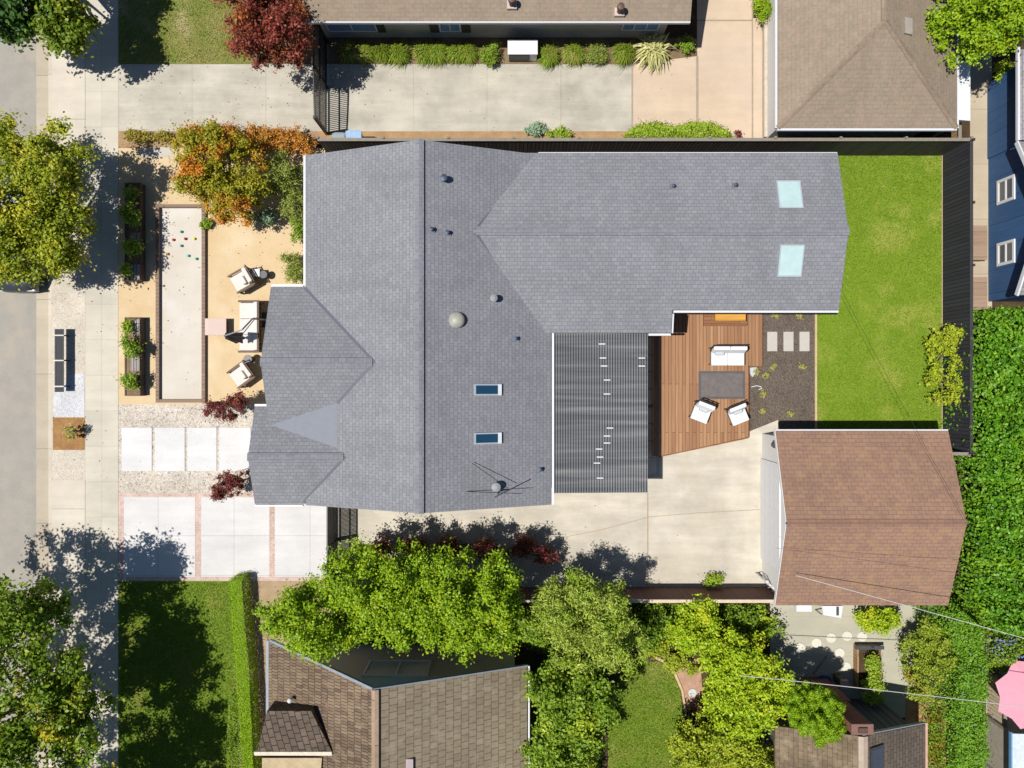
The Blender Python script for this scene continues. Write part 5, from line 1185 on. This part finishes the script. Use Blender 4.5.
# white folding gate by the garage
wg = empty('white_gate', (10.0,-8.2,0), 'white slatted side gate at the lower corner of the garage front', 'gate')
A_, B_ = Vector((9.75,-7.55,0)), Vector((10.55,-8.35,0))
for z in (.25,.75,1.15): MB().bar(A_+Vector((0,0,z)),B_+Vector((0,0,z)),.04,.09).build('rail', WHITE, wg)
for i in range(8):
    p = A_.lerp(B_,i/7); MB().box(p.x-.03,p.x+.03,p.y-.012,p.y+.012,.05,1.25).build('picket', WHITE, wg)
# south patio
ROUND = mat_concrete('round_stone', T(236,232,214), 9, 9, -30, -30, 0, .08)
for (x_, y_, lab) in ((800,648,'round pale stepping stone nearest the lime tree'),(816.5,643,'round pale stepping stone, second from the lime tree in the arc'),(831,638,'round pale stepping stone with a crack mark in the middle of the arc'),
        (847,636,'round pale stepping stone, fourth along the arc below the white table'),(862,636.5,'round pale stepping stone at the right end of the arc'),(839.5,653,'round pale stepping stone below the arc'),(846,667,'round pale stepping stone nearest the chimney shadow')):
    X_, Y_ = G(x_,y_); tag(MB().lathe([(.19,.004),(.2,.02),(.19,.035),(.02,.037)],X_,Y_,22).build('stepping_stone', ROUND, None), lab, 'stone', 'round stepping stones on the south patio')
X_, Y_ = G(692.5,693); tag(MB().lathe([(.16,.004),(.17,.02),(.16,.03),(.02,.032)],X_,Y_,20).build('stepping_stone', mat_plain('bluish_stone', T(214,216,212)), None), 'round bluish stepping stone on the pink path by the small lawn', 'stone')
rbx0, rby1 = P(859,648,.5)[:2]; rbx1, rby0 = P(883,690,.5)[:2]
rb = empty('raised_bed', ((rbx0+rbx1)/2,(rby0+rby1)/2,0), 'wooden raised bed on the grey south patio', 'planter')
MB().box(rbx0,rbx0+.06,rby0,rby1,0,.36).build('side_board', CEDAR, rb); MB().box(rbx1-.06,rbx1,rby0,rby1,0,.36).build('side_board', CEDAR, rb)
MB().box(rbx0-.1,rbx1+.1,rby1-.1,rby1+.04,.362,.40).build('bench_board', DKGREY, rb); MB().box(rbx0+.061,rbx1-.061,rby1-.06,rby1,0,.36).build('end_board', CEDAR, rb); MB().box(rbx0+.061,rbx1-.061,rby0,rby0+.06,0,.36).build('end_board', CEDAR, rb)
MB().box(rbx0+.062,rbx1-.062,rby0+.062,rby1-.062,0,.32).build('soil', DARKSOIL, rb)
shrub('plant', 'straggly green plants growing in the wooden raised bed', 'plant', [(872,664,9,12),(873,682,10,14),(872,698,11,9),(879,690,7,8)], .8, LF_LOWG, 3600, .09, .045, .16, base_z=.3)
wtb = empty('folding_table', (*P(831,611,.7)[:2],0), 'white folding table with dark strip beneath the south eave of the garage', 'table')
q = [P(822,606,.7),(P(843,606,.7)),P(841,618,.7),P(823.5,615,.7)]
MB().slab(q,.05).build('table_top', WHITE, wtb)
x,y,_ = P(837.5,611,.7); MB().box(x-.05,x+.05,y-.17,y+.17,.702,.72).build('strip', DKGREY, wtb)
for p in q: MB().box(p[0]*.997-.02,p[0]*.997+.02,p[1]-.02,p[1]+.02,0,.649).build('leg', GREY, wtb)
wb = empty('bench', (*P(804,608,.45)[:2],0), 'white low bench under the south eave of the garage near the lime tree', 'bench')
x,y,_ = P(804,608.5,.45); MB().box(x-.3,x+.3,y-.12,y+.16,.42,.46).build('seat', WHITE, wb)
for s in (-.26,.26): MB().box(x+s-.03,x+s+.03,y-.1,y+.12,0,.419).build('leg', WHITE, wb)
tag(MB().tube([(*G(813,674),.05),(*G(826,656.5),.05)],.02,.02,7).build('pole', CEDAR, None), 'long pale wooden pole lying on the shaded south patio', 'pole')
pd = empty('stone_pedestal', (*G(836,679),0), 'square stone pedestal in the shade beside the chimney', 'pedestal')
x, y = G(836,677); MB().box(x-.12,x+.12,y-.14,y+.14,0,.7).build('column', BARK, pd); MB().box(x-.15,x+.15,y-.17,y+.17,.702,.78).build('top_slab', mat_plain('tan_stone', T(214,180,150)), pd, bevel=.01)
tp = MB(); x, y = G(822,679); tp.prism([(x-.3,y-.1),(x-.1,y+.16),(x+.25,y+.14),(x+.34,y-.08),(x+.05,y-.2)],.004,.22); tag(tp.build('tarp', mat_plain('blue_tarp', T(40,70,150), .6, var=.3), None, bevel=.06), 'crumpled blue tarp in the shade beside the stone pedestal', 'tarp')
# pink umbrella
pu = empty('patio_umbrella', (*P(1034,695,2.4)[:2],0), 'pink open patio umbrella at the right edge', 'umbrella')
ux, uy, _ = P(1034,695,2.4); PINK = mat_plain('pink_canvas', T(240,166,182), .9, var=.04)
pts = []; R_ = 1.38
for k in range(8):
    a = math.radians(22.5+45*k+6); pts.append((ux+R_*math.cos(a),uy+R_*math.sin(a),2.25))
top = (ux,uy,2.72); m = MB()
mids = []
for k in range(8):
    p, q = pts[k], pts[(k+1)%8]; mids.append(((p[0]+q[0])/2*.93+ux*.07,(p[1]+q[1])/2*.93+uy*.07,2.30))
vs = [top]+pts+mids+[(0,0,0)]
fs = []
for k in range(8): fs += [(0,1+k,9+k),(0,9+k,1+(k+1)%8)]
m.add([top]+pts+mids, fs); cn = m.build('canopy', PINK, pu)
so_ = cn.modifiers.new('thickness','SOLIDIFY'); so_.thickness = .012; so_.offset = -1
for k in range(8): MB().tube([(ux,uy,2.66),(pts[k][0],pts[k][1],2.225)],.012,.012,6).build('rib', GREY, pu)
MB().tube([(ux,uy,0),(ux,uy,2.66)],.025,.025,10).build('pole', GREY, pu)
MB().lathe([(.28,0),(.28,.06),(.06,.09),(.05,.2)],ux,uy,20).build('base', DKGREY, pu)

# ------------------------------------------------------------------ overhead cables
def cable(pts, r, mat, label):
    pts = [Vector(p) for p in pts]; a, b = pts[0], pts[-1]; L = (b-a).length; q = []
    for i in range(25):
        t = i/24; p = a.lerp(b, t); p.z -= .02*L*4*t*(1-t)*.5; q.append(p)
    c = MB().tube(q, r, r, 6).build('overhead_cable', mat, None); return tag(c, label, 'cable')
PALEC = mat_plain('pale_cable', T(206,206,200), .5)
cable([P(796,575.5,3.35),P(1130,668,6.4)],.012,PALEC,'pale overhead cable from the garage roof across the flowering hedge')
cable([P(740,675.5,3.6),P(1130,720,5.5)],.013,PALEC,'pale overhead cable crossing above the brick chimney')
cable([P(834,276,2.95),P(1010,598,6.5)],.0055,BLACK,'thin black overhead cable across the back lawn and garage roof')
cable([P(776,548,3.5),P(1130,598,6.0)],.0055,BLACK,'thin black strand in place of a likely cable shadow along the lower half of the garage roof')  # dark strand added for the pale cable's likely shadow on the roof

# ------------------------------------------------------------------ fallen leaves
LIT = mat_leaf('fallen_leaf', [T(150,120,60), T(190,150,70), T(120,90,50), T(170,130,90)], None, trans=.05)
def litter(name, poly_px, n, L=.05):
    poly = [G(*p) for p in poly_px]; p = np.array(poly); lo = p.min(0); hi = p.max(0)
    x = rng.uniform(lo[0],hi[0],n*2); y = rng.uniform(lo[1],hi[1],n*2); k = in_poly(x,y,poly); x = x[k][:n]; y = y[k][:n]; m = len(x)
    nr = rng.normal(size=(m,3))*.25; nr[:,2] = 1
    o = quads_mesh(name, leaf_quads(np.stack([x,y,np.full(m,.03)],1), nr, L, L*.6), LIT, None); o['kind'] = 'stuff'
litter('fallen_leaves', [(119,150),(300,150),(300,280),(262,300),(262,400),(119,400)], 130)
litter('fallen_leaves', rect(119,404,262,495), 110)
litter('fallen_leaves', rect(52,140,118,480), 60)
litter('fallen_leaves', [(332,505),(760,505),(760,585),(332,585)], 30)
litter('fallen_leaves', rect(118,66,310,131), 60)
litter('fallen_leaves', rect(345,66,690,131), 30)
